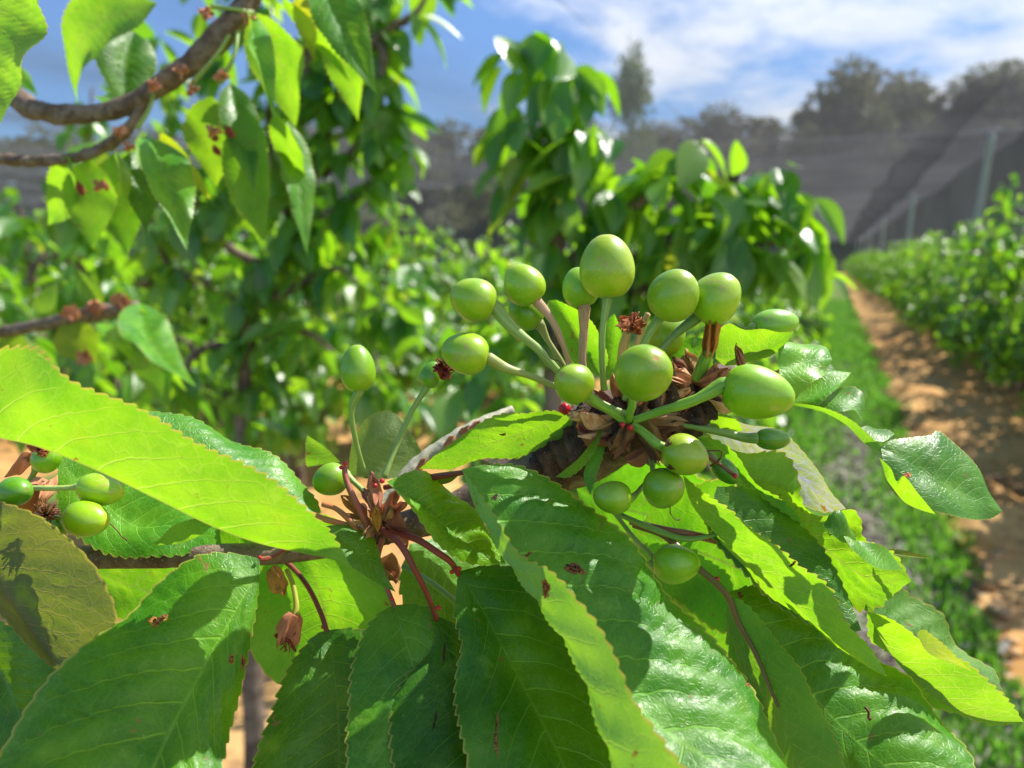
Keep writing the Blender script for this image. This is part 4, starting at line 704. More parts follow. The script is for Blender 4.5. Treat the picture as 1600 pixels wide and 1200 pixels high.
def dried_flower(parent, cx, cy, d, r, n, tint, down=False, seed=0, name='dried_flower', fil=14):
    q = random.Random(seed); parts = []
    for i in range(fil):
        a = q.uniform(0, 6.28); sg = q.uniform(0.4, 1.0)
        ex, ey = cx + r * 1.1 * sg * math.cos(a), cy + (r * 1.7 * sg if down else -r * 1.0 * sg * math.sin(a) - r * 0.3)
        mx, my = (cx + ex) / 2 + q.uniform(-3, 3), (cy + ey) / 2 + q.uniform(-3, 3)
        parts.append(tube([P(cx, cy, d), P(mx, my, d - q.uniform(0, 0.3)), P(ex, ey, d - q.uniform(-0.1, 0.3))], [PX(0.9, d), PX(0.7, d), PX(1.3, d)], 12, 6))
    V, Fq, uv = join(parts); o = mesh_np(name, V, Fq, M_DRY, parent, uv); o.color = (*tint, 1)
    for i in range(n):
        a = 6.283 * i / n + q.uniform(-.4, .4)
        shell(parent, (cx, cy), (cx + r * math.cos(a), cy - r * math.sin(a) * (0.8 if not down else -0.8)), r * 0.8, d, d - q.uniform(-0.2, 0.3), q.uniform(-1, 1), M_SCALE, tint, name='withered_petal', seed=seed + i, crumple=3)
dried_flower(FB, 986, 506, 18.3, 19, 6, (1.1, 0.62, 0.35), seed=1)
add_tube('flower_stalk', FB, [(965, 590, 18.7), (972, 550, 18.5), (980, 520, 18.3), (985, 508, 18.3)], [5, 6, 8, 5], M_STALK, n=24, tint=(2.1, 0.95, 1.6))
add_tube('flower_stalk', FB, [(985, 570, 18.9), (998, 530, 18.8), (1012, 490, 18.8)], [4, 4, 5], M_STALK, n=24, tint=(2.3, 1.1, 1.9))
dried_flower(e21, 694, 578, 18.6, 17, 7, (0.75, 0.25, 0.35), seed=2)
dried_flower(FB, 62, 702, 18.2, 14, 4, (1.1, 0.6, 0.4), seed=3)
dried_flower(FB, 72, 806, 17.0, 22, 0, (0.8, 0.7, 0.5), seed=4, fil=50)
HF = empty('withered_flower', P(455, 900, 19.3), 'withered pink-brown flower hanging on a pale stalk under the twig', 'flower')
add_tube('stalk', HF, [(448, 890, 19.4), (458, 915, 19.2), (463, 945, 19.0), (460, 965, 18.9)], [4, 4, 4, 6], M_STALK, n=24, tint=(1.5, 1.0, 0.6))
shell(HF, (458, 958), (436, 1000), 30, 18.9, 18.7, 0.3, M_SCALE, (1.3, 0.9, 0.85), name='calyx', cup=1.6, seed=31)
shell(HF, (460, 958), (458, 1006), 30, 19.0, 18.9, -0.3, M_SCALE, (1.3, 0.95, 0.8), name='calyx', cup=1.4, seed=32)
dried_flower(HF, 448, 994, 18.8, 15, 2, (0.8, 0.35, 0.3), down=True, seed=5, name='stamens')
shell(FB, (425, 890), (440, 925), 30, 19.2, 19.0, 0.2, M_SCALE, (1.2, 1.1, 0.5), seed=41, cup=1.3)
# brown bites and dry threads
def thread(pts, r=0.9):
    o = add_tube('dry_thread', FB, pts, [r, r, r * 0.8, r * 1.5], M_DRY, n=30, seg=6, tint=(0.5, 0.4, 0.4))
thread([(852, 545, 17.3), (862, 560, 17.2), (875, 565, 16.9), (880, 575, 16.6), (872, 580, 16.45)])
thread([(172, 818, 16.9), (182, 828, 16.9), (190, 838, 17), (198, 844, 17)])
thread([(1047, 792, 17.0), (1048, 803, 16.9), (1056, 812, 16.9), (1062, 812, 16.9)])
thread([(1098, 708, 17.0), (1112, 704, 16.9), (1127, 706, 16.9), (1124, 718, 17), (1110, 728, 17.2)], 1.2)
thread([(815, 862, 17.0), (808, 868, 16.9), (815, 874, 16.9), (806, 878, 17.0)], 1.0)
thread([(1352, 1105, 16.6), (1357, 1112, 16.5), (1357, 1120, 16.5), (1360, 1124, 16.5)], 2.2)

# ================================================================== UPPER LEFT BRANCH (a little farther, out of focus)
UB = empty('cherry_branch', P(100, 180, 37), 'out of focus cherry branch arching across the upper left with drooping leaves', 'branch')
add_tube('wood', UB, [(-60, 100, 39), (20, 150, 38), (60, 172, 37.5), (120, 180, 37), (190, 168, 37), (240, 140, 37), (290, 105, 37), (330, 70, 37), (372, 25, 37), (420, -60, 37)], [16, 17, 17, 15, 14, 15, 16, 20, 16, 14], M_BARK, n=90, seg=18, bumpy=0.12, seed=21)
add_tube('side_twig', UB, [(-60, 240, 38), (0, 248, 38), (60, 252, 37.6), (110, 248, 37.4), (150, 236, 37.2), (200, 200, 37), (235, 150, 37)], [9, 9, 8, 8, 9, 8, 6], M_BARK, n=60, seg=14, bumpy=0.2, seed=22)
def U(base, tip, wid, d=37, roll=0.0, fold=0.25, tint=(1, 1, 1), show='top', side=0.0, label=None, dd=0.0, seed=0, **k):
    if tip[1] > base[1]:
        roll, dd = (-abs(roll) - 0.25, abs(dd) + 1.2) if show == 'under' else (abs(roll) + 0.2, -abs(dd) - 1.2)
    return auto_leaf(UB, base, tip, wid, d, d + dd, roll, fold, 0.04, side, tint, label, show, seed=seed or int(base[0] + tip[1]) + 5, teeth_mm=3.0, nT=6, **k)
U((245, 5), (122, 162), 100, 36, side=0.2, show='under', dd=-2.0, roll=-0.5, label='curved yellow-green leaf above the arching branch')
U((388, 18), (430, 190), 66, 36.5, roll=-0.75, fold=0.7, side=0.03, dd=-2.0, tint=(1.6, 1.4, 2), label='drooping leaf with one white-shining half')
U((400, 20), (462, 200), 95, 37, show='under', side=-0.06, dd=-1.0, roll=0.3)
U((440, -5), (547, 130), 40, 35.5, show='under', dd=-2, roll=0.6, side=-0.05, label='thin glowing leaf at the top')
U((470, -20), (492, 98), 42, 35, show='under', tint=(1.5, 0.85, 1), dd=-1.5, roll=0.5)
U((500, -30), (590, 150), 80, 36, dd=-1)
U((520, 20), (560, 190), 60, 37.5, show='under', dd=-2)
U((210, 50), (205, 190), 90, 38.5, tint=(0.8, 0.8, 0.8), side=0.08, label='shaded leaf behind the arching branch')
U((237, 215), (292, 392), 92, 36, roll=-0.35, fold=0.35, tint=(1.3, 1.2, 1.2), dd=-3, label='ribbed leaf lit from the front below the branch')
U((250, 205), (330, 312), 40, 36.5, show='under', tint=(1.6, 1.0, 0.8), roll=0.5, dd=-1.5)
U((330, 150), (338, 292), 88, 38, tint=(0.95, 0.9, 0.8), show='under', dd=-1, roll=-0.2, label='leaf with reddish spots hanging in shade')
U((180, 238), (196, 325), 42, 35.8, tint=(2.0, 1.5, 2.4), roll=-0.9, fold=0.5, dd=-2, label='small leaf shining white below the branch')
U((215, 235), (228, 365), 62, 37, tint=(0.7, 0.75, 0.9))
U((110, 245), (75, 352), 66, 37, show='under', dd=-2.5, roll=-0.5, side=-0.05, label='glowing leaf under the lower side twig')
U((140, 250), (145, 390), 78, 38, tint=(0.8, 0.85, 0.8), show='under')
U((385, 170), (415, 385), 74, 37.5, show='under', tint=(0.7, 0.8, 0.7), side=0.05, dd=-1.5, label='long drooping leaf in the middle of the upper branch')
U((430, 175), (480, 300), 50, 38, show='under', dd=-2.5, roll=0.5)
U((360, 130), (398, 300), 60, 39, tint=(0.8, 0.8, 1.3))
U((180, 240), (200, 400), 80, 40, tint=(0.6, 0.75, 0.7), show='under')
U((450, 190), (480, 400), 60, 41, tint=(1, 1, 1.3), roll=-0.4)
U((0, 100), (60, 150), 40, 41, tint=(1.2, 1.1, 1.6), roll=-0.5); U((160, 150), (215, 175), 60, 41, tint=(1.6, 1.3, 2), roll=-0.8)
for i, (cx, cy, n) in enumerate([(322, 20, 7), (285, 112, 6), (345, 120, 6), (188, 205, 7), (205, 230, 4), (390, 30, 5), (240, 135, 3), (335, 205, 4), (155, 290, 3), (300, 140, 3)]):
    dried_flower(UB, cx, cy, 36.2, 12, max(3, n - 2), (1.9, 1.7, 1.6), seed=50 + i, fil=6)
for i, (x, y) in enumerate([(330, 205), (355, 200), (335, 230), (122, 288), (160, 285)]):
    shell(UB, (x, y), (x + 8, y + 14), 12, 37.0, 36.8, 0.3, M_SCALE, (0.7, 0.25, 0.25), seed=70 + i)
for i, p in enumerate([((370, 30), (300, 130)), ((372, 40), (345, 130)), ((240, 130), (215, 200)), ((395, 20), (330, 10))]):
    add_tube('leaf_stalk', UB, [(*p[0], 37), ((p[0][0] + p[1][0]) / 2 + 8, (p[0][1] + p[1][1]) / 2, 36.4), (*p[1], 36.3)], [4, 3, 4], M_STALK, n=16)

NL = empty('leaf_spray', P(0, 60, 24), 'large toothed leaf cut off by the top left corner', 'leaf spray')
add_leaf(NL, [[(20, -60, 24.5), (48, -20, 24), (52, 30, 23.8), (45, 90, 23.8), (38, 130, 24), (20, 160, 24.2), (-10, 210, 24.4)], [(20, -60, 24.5), (0, -20, 25), (-15, 30, 25.2), (-25, 80, 25.2), (-28, 120, 25), (-22, 165, 24.8), (-10, 210, 24.4)], [(20, -60, 24.5), (-60, -20, 26), (-90, 30, 26.5), (-95, 80, 26.5), (-80, 120, 26), (-50, 170, 25.2), (-10, 210, 24.4)]], show='under', seed=71, teeth_mm=2.2, amp_mm=0.7)
add_leaf(NL, [[(60, -50, 26), (66, -10, 26), (52, 40, 26), (30, 90, 26)], [(60, -50, 26), (40, -10, 26.4), (30, 40, 26.4), (30, 90, 26)], [(60, -50, 26), (20, -10, 26), (10, 40, 26), (30, 90, 26)]], show='under', seed=72, tint=(.8, .9, .8))

MB_ = empty('cherry_branch', P(100, 500, 55), 'blurred cherry branch with a ribbed leaf at the left, below the arching branch', 'branch')
add_tube('wood', MB_, [(-60, 525, 58), (0, 520, 57), (60, 508, 56), (120, 495, 55), (180, 485, 54), (215, 478, 54)], [9, 9, 9, 10, 12, 8], M_BARK, n=50, bumpy=0.2, seed=31)
def Ml(base, tip, wid, d=53, **k):
    roll = k.pop('roll', 0); fold = k.pop('fold', 0.3); side = k.pop('side', 0.0)
    dd = k.pop('dd', 0)
    if tip[1] > base[1]:
        roll, dd = (-abs(roll) - 0.25, abs(dd) + 1.5) if k.get('show') == 'under' else (abs(roll) + 0.2, -abs(dd) - 1.5)
    return auto_leaf(MB_, base, tip, wid, d, d + dd, roll, fold, 0.05, side, k.pop('tint', (1, 1, 1)), k.pop('label', None), k.pop('show', 'top'), seed=int(base[0] + tip[1]), teeth_mm=3.2, nT=5)
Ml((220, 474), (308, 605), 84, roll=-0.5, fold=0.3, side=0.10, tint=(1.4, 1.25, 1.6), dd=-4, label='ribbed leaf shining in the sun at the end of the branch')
Ml((222, 480), (292, 612), 40, 52, show='under', side=0.04, dd=-4, roll=0.5)
Ml((218, 485), (262, 645), 70, 55, tint=(0.7, 0.8, 0.7), show='under')
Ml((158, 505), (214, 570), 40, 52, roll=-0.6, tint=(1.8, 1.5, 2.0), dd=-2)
Ml((100, 505), (150, 570), 66, 55, show='under', tint=(1.0, 0.8, 0.7))
Ml((185, 500), (205, 560), 50, 56, tint=(0.7, 0.8, 1))
Ml((60, 490), (90, 440), 30, 55, show='under'); Ml((30, 520), (10, 600), 50, 57, show='under', tint=(1, .9, .8)); Ml((160, 480), (120, 420), 36, 56, tint=(1.4, 1.2, 1.6), roll=.4)
for i, (x, y) in enumerate([(150, 480), (190, 470), (110, 490), (130, 560)]): dried_flower(MB_, x, y, 53.5, 14, 5, (1.4, 1.1, 1.0), seed=90 + i, fil=5)

# ================================================================== ORCHARD TREES
def leaf_cloud(pos, ax, nr, L, wr=0.52, ns=5, nt=4, droop=0.25, fold=0.35):
    """many small bent leaves as one foliage mesh"""
    N = len(pos); s = np.linspace(0, 1, ns); t_ = np.linspace(-1, 1, nt + 1)
    prof = np.sin(np.pi * (0.04 + 0.94 * s ** 0.85)) ** 0.8 * (1 - 0.25 * s ** 3)
    X = np.repeat(s, nt + 1); Y = np.outer(prof, t_).ravel() * wr / 2; Tt = np.tile(np.abs(t_), ns)
    ax = unit(ax); nr = unit(nr - (nr * ax).sum(1, keepdims=True) * ax); sd = np.cross(nr, ax)
    dr = droop * rng.uniform(0.2, 1.6, N); fo = fold * rng.uniform(0.2, 1.8, N); wv = rng.uniform(0.8, 1.25, N)
    Z = -dr[:, None] * (X ** 2)[None] + fo[:, None] * np.abs(Y)[None]
    V = pos[:, None] + L[:, None, None] * (ax[:, None] * X[None, :, None] + sd[:, None] * (Y[None] * wv[:, None])[..., None] + nr[:, None] * Z[..., None])
    f = grid_faces(ns, nt + 1)[:, ::-1]; M = ns * (nt + 1)
    Fq = (f[None] + (np.arange(N) * M)[:, None, None]).reshape(-1, 4)
    uv = np.tile(np.stack([X, np.tile((t_ + 1) / 2, ns)], 1), (N, 1))
    return V.reshape(-1, 3), Fq, uv
def shoot_leaves(paths, step, per, size, spread=1.0, down=0.8, jitter=0.01):
    pos, ax, nr, LL = [], [], [], []
    for p in paths:
        p = np.asarray(p); L = np.linalg.norm(np.diff(p, axis=0), axis=1).sum(); n = max(2, int(L / step))
        c = crom(p, n)
        for q in c[max(1, n // 12):]:
            for _ in range(rng.integers(max(1, per - 2), per + 2)):
                h = unit(rng.standard_normal(3) * np.array([1, 1, 0.5])); a = h * spread + np.array([0, 0, -down * rng.uniform(0.4, 1.6)])
                pos.append(q + h * 0.018 + rng.standard_normal(3) * jitter); ax.append(a)
                nr.append(np.array([h[0], h[1], 0.9]) + rng.standard_normal(3) * 0.45); LL.append(size * rng.uniform(0.6, 1.15))
    return np.array(pos), np.array(ax), np.array(nr), np.array(LL)
def px_tree(name, label, trunk, branches, shoots, step, per, size, group='cherry trees of the orchard', down=0.8, trad=(6, 2), seed=1):
    base = P(*trunk[0]); e = empty(name, base, label, 'tree', group)
    tr = tube([P(*p) for p in trunk], [r / 100 for r in trad], 60, 14, bumpy=0.12, seed=seed)
    mesh_np('trunk', *tr[:2], M_TRUNK, e, tr[2])
    for i, b in enumerate(branches):
        v = tube([P(*p) for p in b], [0.013, 0.010, 0.004], 40, 10, bumpy=0.15, seed=seed + i)
        mesh_np('branch', *v[:2], M_TRUNK, e, v[2])
    pos, ax, nr, LL = shoot_leaves([[P(*p) for p in s] for s in shoots], step, per, size, down=down)
    V, Fq, uv = leaf_cloud(pos, ax, nr, LL, ns=7, nt=6, wr=0.54)
    mesh_np('crown', V, Fq, M_FOL, e, uv)
    return e
# the near tree right of centre
A = [(868, 470, 122), (872, 400, 120), (872, 300, 118), (878, 170, 116), (868, 70, 115)]
B = [(872, 440, 122), (930, 370, 120), (1000, 315, 118), (1060, 265, 117), (1088, 228, 116)]
C = [(880, 470, 124), (980, 415, 122), (1090, 345, 122), (1165, 300, 122), (1215, 272, 122)]
D = [(900, 480, 124), (1000, 450, 123), (1110, 410, 123), (1200, 380, 123), (1262, 388, 123)]
px_tree('cherry_tree', 'nearest cherry tree right of centre with a tall drooping leader and a side limb', [(872, 1700, 128), (874, 1200, 127), (868, 800, 126), (866, 600, 124), (868, 450, 122)], [A, B, C, D],
        [A, B, C, D, [(890, 330, 117), (905, 230, 115), (890, 120, 114)], [(870, 350, 119), (840, 260, 117), (820, 150, 116), (800, 85, 116)], [(1000, 320, 118), (1020, 290, 118), (1040, 262, 118)], [(1150, 310, 122), (1195, 330, 120), (1235, 330, 120)], [(1100, 350, 120), (1150, 380, 118), (1200, 410, 118)],
         [(960, 370, 120), (1000, 390, 118), (1060, 400, 118)], [(1230, 380, 124), (1260, 400, 124), (1280, 430, 124)], [(880, 420, 122), (900, 440, 120), (950, 460, 120)], [(1010, 330, 119), (1050, 320, 117), (1090, 330, 117)], [(1170, 300, 122), (1210, 290, 122), (1245, 310, 122)],
         [(868, 500, 124), (800, 540, 124), (740, 590, 126), (700, 650, 128)], [(866, 600, 126), (820, 620, 126), (780, 660, 128)], [(868, 470, 122), (900, 520, 124), (930, 600, 126)], [(866, 520, 126), (760, 520, 130), (680, 540, 134)], [(872, 300, 118), (830, 290, 118), (790, 210, 117)], [(890, 170, 116), (905, 150, 116), (915, 200, 116)], [(1000, 330, 119), (990, 280, 118), (980, 250, 118)], [(1088, 228, 116), (1120, 250, 117), (1140, 300, 118)], [(1215, 272, 122), (1250, 300, 122), (1262, 350, 122)], [(1090, 345, 120), (1110, 300, 119), (1150, 290, 119)], [(1110, 410, 121), (1150, 350, 120), (1200, 350, 120)], [(960, 380, 118), (960, 330, 117), (945, 290, 117)], [(1020, 400, 117), (1080, 370, 116), (1120, 360, 116)]], 0.036, 6, 0.080, trad=(2.4, 2.2, 2.0, 1.7, 1.5), seed=3, down=1.05)
# the tall tree at the left
A = [(380, 720, 190), (384, 600, 190), (392, 500, 188), (420, 420, 185), (458, 350, 182), (490, 270, 178), (515, 190, 175), (545, 110, 172), (585, 40, 170), (600, -60, 168)]
Sh = [A, [(392, 500, 188), (340, 450, 185), (270, 420, 182), (240, 360, 180)], [(420, 420, 185), (350, 380, 180), (300, 300, 178), (280, 230, 176)], [(458, 350, 182), (430, 260, 178), (420, 170, 176), (440, 90, 175)],
      [(458, 350, 182), (520, 330, 178), (575, 290, 176), (600, 220, 174), (595, 170, 174)], [(500, 270, 178), (540, 250, 176), (590, 180, 175), (600, 120, 174)], [(560, 90, 172), (600, 50, 168), (650, 20, 168), (670, -20, 168)],
      [(520, 180, 175), (480, 120, 174), (490, 40, 172), (520, -40, 172)], [(400, 480, 186), (460, 450, 182), (520, 420, 180), (560, 440, 180)], [(388, 560, 190), (430, 530, 186), (480, 520, 184), (520, 550, 184)],
      [(388, 560, 190), (340, 540, 188), (300, 560, 186), (280, 620, 186)], [(420, 420, 186), (500, 380, 190), (560, 370, 192), (610, 350, 192)], [(380, 640, 192), (420, 600, 190), (460, 600, 190)], [(540, 110, 172), (570, 150, 170), (590, 200, 170)], [(590, 60, 170), (600, 90, 168), (590, 140, 168)]]
px_tree('cherry_tree', 'tall cherry tree left of centre with a dark leaning trunk', [(400, 1480, 196), (398, 1200, 194), (392, 950, 192), (378, 720, 190), (384, 600, 190), (392, 500, 188), (420, 420, 185), (458, 350, 182), (490, 270, 178), (515, 190, 175), (545, 110, 172), (585, 40, 170), (600, -60, 168)], Sh[1:],
        Sh + [[(480, 560, 200), (540, 500, 204), (600, 480, 206), (640, 520, 208)], [(500, 620, 204), (580, 600, 206), (640, 620, 208)], [(300, 640, 200), (240, 560, 202), (200, 640, 204)], [(420, 300, 190), (380, 220, 188), (340, 330, 190)], [(200, 520, 210), (160, 400, 210), (120, 330, 212)], [(620, 380, 200), (650, 440, 204), (620, 500, 206)], [(300, 700, 210), (220, 640, 210), (120, 620, 212)], [(150, 700, 215), (60, 640, 215), (-20, 600, 215)], [(60, 560, 220), (20, 480, 220), (-20, 420, 220)], [(480, 700, 205), (430, 660, 205), (340, 680, 205)], [(240, 480, 210), (150, 440, 210), (80, 460, 210)], [(440, 90, 175), (400, 0, 172), (380, -80, 170)], [(350, 150, 176), (330, 60, 174), (300, -40, 172)], [(280, 230, 176), (260, 150, 176), (250, 60, 176)], [(420, 170, 176), (360, 180, 174), (330, 240, 172)], [(490, 40, 170), (540, 0, 168), (560, -60, 168)], [(470, 240, 172), (440, 200, 170), (450, 130, 168)], [(560, 200, 170), (620, 180, 170), (640, 230, 170)], [(380, 320, 178), (330, 300, 176), (290, 330, 176)], [(240, 260, 190), (160, 240, 190), (100, 270, 192)], [(200, 330, 196), (100, 330, 198), (20, 350, 200)]], 0.047, 6, 0.098, trad=(3.8, 3.2, 2.8, 2.4, 2.2, 2.0, 1.8, 1.4, 1.0, 0.5), seed=5, down=0.9)

def bush_paths(h, rad, n, seed, low=0.34):
    g_ = np.random.default_rng(seed); out = []
    for i in range(n):
        a = 6.283 * i / n + g_.uniform(-.3, .3); r = rad * g_.uniform(0.3, 1.0); top = h * g_.uniform(0.72, 1.0)
        z0 = low + g_.uniform(-.05, .15)
        out.append([np.array([0, 0, z0]), np.array([math.cos(a) * r * 0.6, math.sin(a) * r * 0.6, z0 + 0.3 * (top - z0)]), np.array([math.cos(a) * r * 0.95, math.sin(a) * r * 0.95, z0 + 0.65 * (top - z0)]), np.array([math.cos(a + .2) * r, math.sin(a + .2) * r, top])])
        for k in range(4):                                        # side shoots, some drooping low
            f = g_.uniform(0.15, 0.8); q = crom(out[-1 - k], 20)[int(f * 19)]
            a2 = a + g_.uniform(-1.2, 1.2); l = rad * g_.uniform(0.3, 0.6)
            out.append([q, q + np.array([math.cos(a2) * l * .6, math.sin(a2) * l * .6, 0.06]), q + np.array([math.cos(a2) * l, math.sin(a2) * l, g_.uniform(-0.25, 0.15)]), q + np.array([math.cos(a2) * l * 1.1, math.sin(a2) * l * 1.1, g_.uniform(-0.45, 0.25)])])
    return out
def row_tree(label, group, h, rad, n, seed, size=0.088, step=0.075, per=5, low=0.34, ns=4, nt=2):
    e = empty('cherry_tree', (0, 0, 0), label, 'tree', group)
    ps = bush_paths(h, rad, n, seed, low)
    parts = [tube([(0.0, 0.0, -0.03), (0.02, 0.01, low * 0.5), (0.0, 0.0, low + 0.05)], [0.05, 0.04, 0.035], 14, 10, bumpy=0.15, seed=seed)]
    parts += [tube(p, [0.018, 0.012, 0.005], 12, 6) for p in ps]
    V, Fq, uv = join(parts); mesh_np('trunk', V, Fq, M_TRUNK, e, uv)
    pos, ax, nr, LL = shoot_leaves(ps, step, per, size, jitter=0.03)
    V, Fq, uv = leaf_cloud(pos, ax, nr, LL, ns=ns, nt=nt)
    mesh_np('crown', V, Fq, M_FOL, e, uv)
    return e
def copy_tree(o):
    c = o.copy(); S.collection.objects.link(c)
    for ch in list(o.children):
        d = ch.copy(); S.collection.objects.link(d); d.parent = c; d.matrix_parent_inverse = ch.matrix_parent_inverse
    return c
protos = [row_tree('x', 'g', 2.35, 0.62, 8, 11 + i, per=5, size=0.112) for i in range(3)]
used = [False] * 3
def plant(u, v, sc, zs, label, group, rot=None):
    k = int(rng.integers(0, 3))
    o = protos[k] if not used[k] else copy_tree(protos[k]); used[k] = True
    o.location = row(u + rng.uniform(-.08, .08), v, 0); o.rotation_euler = (0, 0, rng.uniform(0, 6.28)); s_ = sc * rng.uniform(0.93, 1.07)
    o.scale = (s_, s_, s_ * zs * rng.uniform(0.88, 1.14)); tag(o, label, 'tree', group)
    return o
# row on the right beyond the soil strip
v = 5.0; i = 0
while v < 100:
    plant(2.1, v, 1.1, 0.80 if v > 12 else 0.86, 'leafy cherry tree in the low hedge-like row right of the bare soil', 'cherry trees of the right-hand row'); v += 1.0 if v < 20 else 1.7; i += 1
v = 2.7
while v < 70:
    plant(-0.75, v, 0.86, 0.80, 'cherry tree along the left side of the grass lane behind the near tree', 'cherry trees beside the grass lane'); v += 1.05 if v < 14 else 2.4
v = 1.9
while v < 46:
    if not (v < 2.6): plant(-3.3, v, 1.15, 0.95 if v < 4.3 else 0.74, 'cherry tree in the dense row behind the tall leaning tree', 'cherry trees of the second row'); 
    v += 1.15 if v < 14 else 2.2
v = 2.0
while v < 46:
    plant(-6.6, v, 1.3, 1.02 if v < 5 else 0.66, 'cherry tree in the farther row seen through the left trees', 'cherry trees of the third row'); v += 1.5 if v < 14 else 2.6

# ================================================================== GROUND
def ground_mat(name, cols, scale, rough=0.95, bd=0.03):
    m, t = newmat(name); tc = t.n.new('ShaderNodeTexCoord'); o = tc.outputs['Object']
    a = t.noise(o, scale, 6, 0.6); b = t.noise(o, scale * 6, 5, 0.65); c = t.noise(o, scale * 0.35, 3)
    col = t.mix(t.mr(a, 0.38, 0.62), cols[0], cols[1]); col = t.mix(t.mr(b, 0.52, 0.66), col, cols[2]); col = t.mix(t.m('MULTIPLY', t.mr(c, 0.4, 0.65), 0.5), col, cols[3])
    t.l.new(t.pr(base=col, rough=rough, spec=0.1, normal=t.bump(t.m('ADD', a, t.m('MULTIPLY', b, 0.5)), 0.8, bd)), t.out); return m
M_GROUND = ground_mat('orchard_floor', [(0.10, 0.17, 0.035), (0.14, 0.19, 0.05), (0.17, 0.14, 0.09), (0.07, 0.14, 0.03)], 1.6)
M_SOIL = ground_mat('orange_soil', [(0.42, 0.22, 0.07), (0.52, 0.32, 0.13), (0.26, 0.15, 0.07), (0.38, 0.22, 0.09)], 1.3)
def sheet(name, us, vs, mat, z=0.0, amp=0.0, seed=0):
    g_ = np.random.default_rng(seed); U_, V_ = np.meshgrid(us, vs, indexing='ij')
    Z = np.full(U_.shape, z)
    if amp:
        for _ in range(14):
            k1, k2 = g_.uniform(0.5, 9, 2) * g_.choice([-1, 1], 2); Z = Z + amp * g_.uniform(.3, 1) / (1 + 0.25 * math.hypot(k1, k2)) * (np.sin(k1 * U_ + k2 * V_ + g_.uniform(0, 6)) + 0.3)
        Z = np.maximum(Z, z)
        du = np.minimum(U_ - us[0], us[-1] - U_); Z = z + (Z - z) * np.clip(du / 0.15, 0, 1)
    Pn = UR[None, None] * U_[..., None] + VR[None, None] * V_[..., None] + np.array([0, 0, 1.0]) * Z[..., None]
    o = mesh_np(name, Pn.reshape(-1, 3), grid_faces(len(us), len(vs)), mat); tag(o, kind='structure'); return o
sheet('ground', np.linspace(-900, 900, 12), np.linspace(-300, 1500, 12), M_GROUND)
vv = np.concatenate([np.linspace(-2, 22, 320), np.linspace(22.5, 120, 80)])
sheet('soil_strip', np.linspace(0.74, 4.6, 100), vv, M_SOIL, 0.004, 0.06, 1)
sheet('soil_strip', np.linspace(-4.7, -1.35, 50), vv, M_SOIL, 0.004, 0.05, 2)
sheet('soil_strip', np.linspace(-8.4, -5.4, 50), vv, M_SOIL, 0.004, 0.05, 3)
# grass lane
m, t = newmat('grass_blade'); geo = t.n.new('ShaderNodeNewGeometry'); isl = geo.outputs['Random Per Island']
tc = t.n.new('ShaderNodeTexCoord')
c = t.mix(isl, (0.04, 0.13, 0.014), (0.13, 0.30, 0.035)); c = t.mix(t.mr(t.noise(tc.outputs['Object'], 1.8, 4, 0.65), 0.38, 0.62), t.mix(1.0, c, (0.40, 0.55, 0.5), 'MULTIPLY'), c); c = t.mix(t.mr(isl, 0.93, 0.96), c, (0.35, 0.30, 0.12))
tr = t.n.new('ShaderNodeBsdfTranslucent'); t.put(tr.inputs[0], t.mix(isl, (0.15, 0.45, 0.03), (0.28, 0.62, 0.05)))
t.l.new(t.mixs(0.45, t.pr(base=c, rough=0.5, spec=0.3), tr.outputs[0]), t.out); M_GRASS = m
n = 90000
gu = rng.uniform(-1.5, 0.98, n * 2); gv = 1.2 + 34 * rng.random(n * 2) ** 1.9
dens = 0.5 + 0.5 * np.sin(gu * 3.1 + 1.3 * np.sin(gv * 1.7)) * np.sin(gv * 2.3 + gu) + 0.35 * (np.abs(gu - 0.6) < 0.22)
bare = np.exp(-((gu - 0.28) / 0.2) ** 2) * (0.85 + 0.35 * np.sin(gv * 2.1)) * np.clip((9 - gv) / 4, 0, 1)
keep = (rng.random(n * 2) < np.clip(dens + 0.25 - bare, 0.03, 1)) & (gu < 0.78 + 0.09 * np.sin(gv * 2.9) + 0.05 * np.sin(gv * 9)); gu, gv = gu[keep][:n], gv[keep][:n]; n = len(gu)
base = UR[None] * gu[:, None] + VR[None] * gv[:, None]
a = rng.uniform(0, 6.28, n); h = rng.uniform(0.02, 0.085, n) * (1 + 0.02 * gv); wd = rng.uniform(0.003, 0.006, n) * (1 + gv * 0.10)
sd = np.stack([np.cos(a), np.sin(a), 0 * a], 1); ln = np.stack([-np.sin(a), np.cos(a), 0 * a], 1) * rng.uniform(0.1, 0.9, n)[:, None]
zz_ = np.array([0, 0, 1.0])
V = np.stack([base - sd * wd[:, None], base + sd * wd[:, None], base + sd * wd[:, None] * .8 + (zz_ * .6 + ln * .25) * h[:, None], base - sd * wd[:, None] * .8 + (zz_ * .6 + ln * .25) * h[:, None],
              base + sd * wd[:, None] * .2 + (zz_ * .9 + ln * .8) * h[:, None], base - sd * wd[:, None] * .2 + (zz_ * .9 + ln * .8) * h[:, None]], 1).reshape(-1, 3)
k = np.arange(n)[:, None] * 6
Fq = np.vstack([k + np.array([[0, 1, 2, 3]]), k + np.array([[3, 2, 4, 5]])])
tag(mesh_np('grass', V, Fq, M_GRASS), 'green grass growing in the lane between the tree rows', 'grass', kind='stuff')
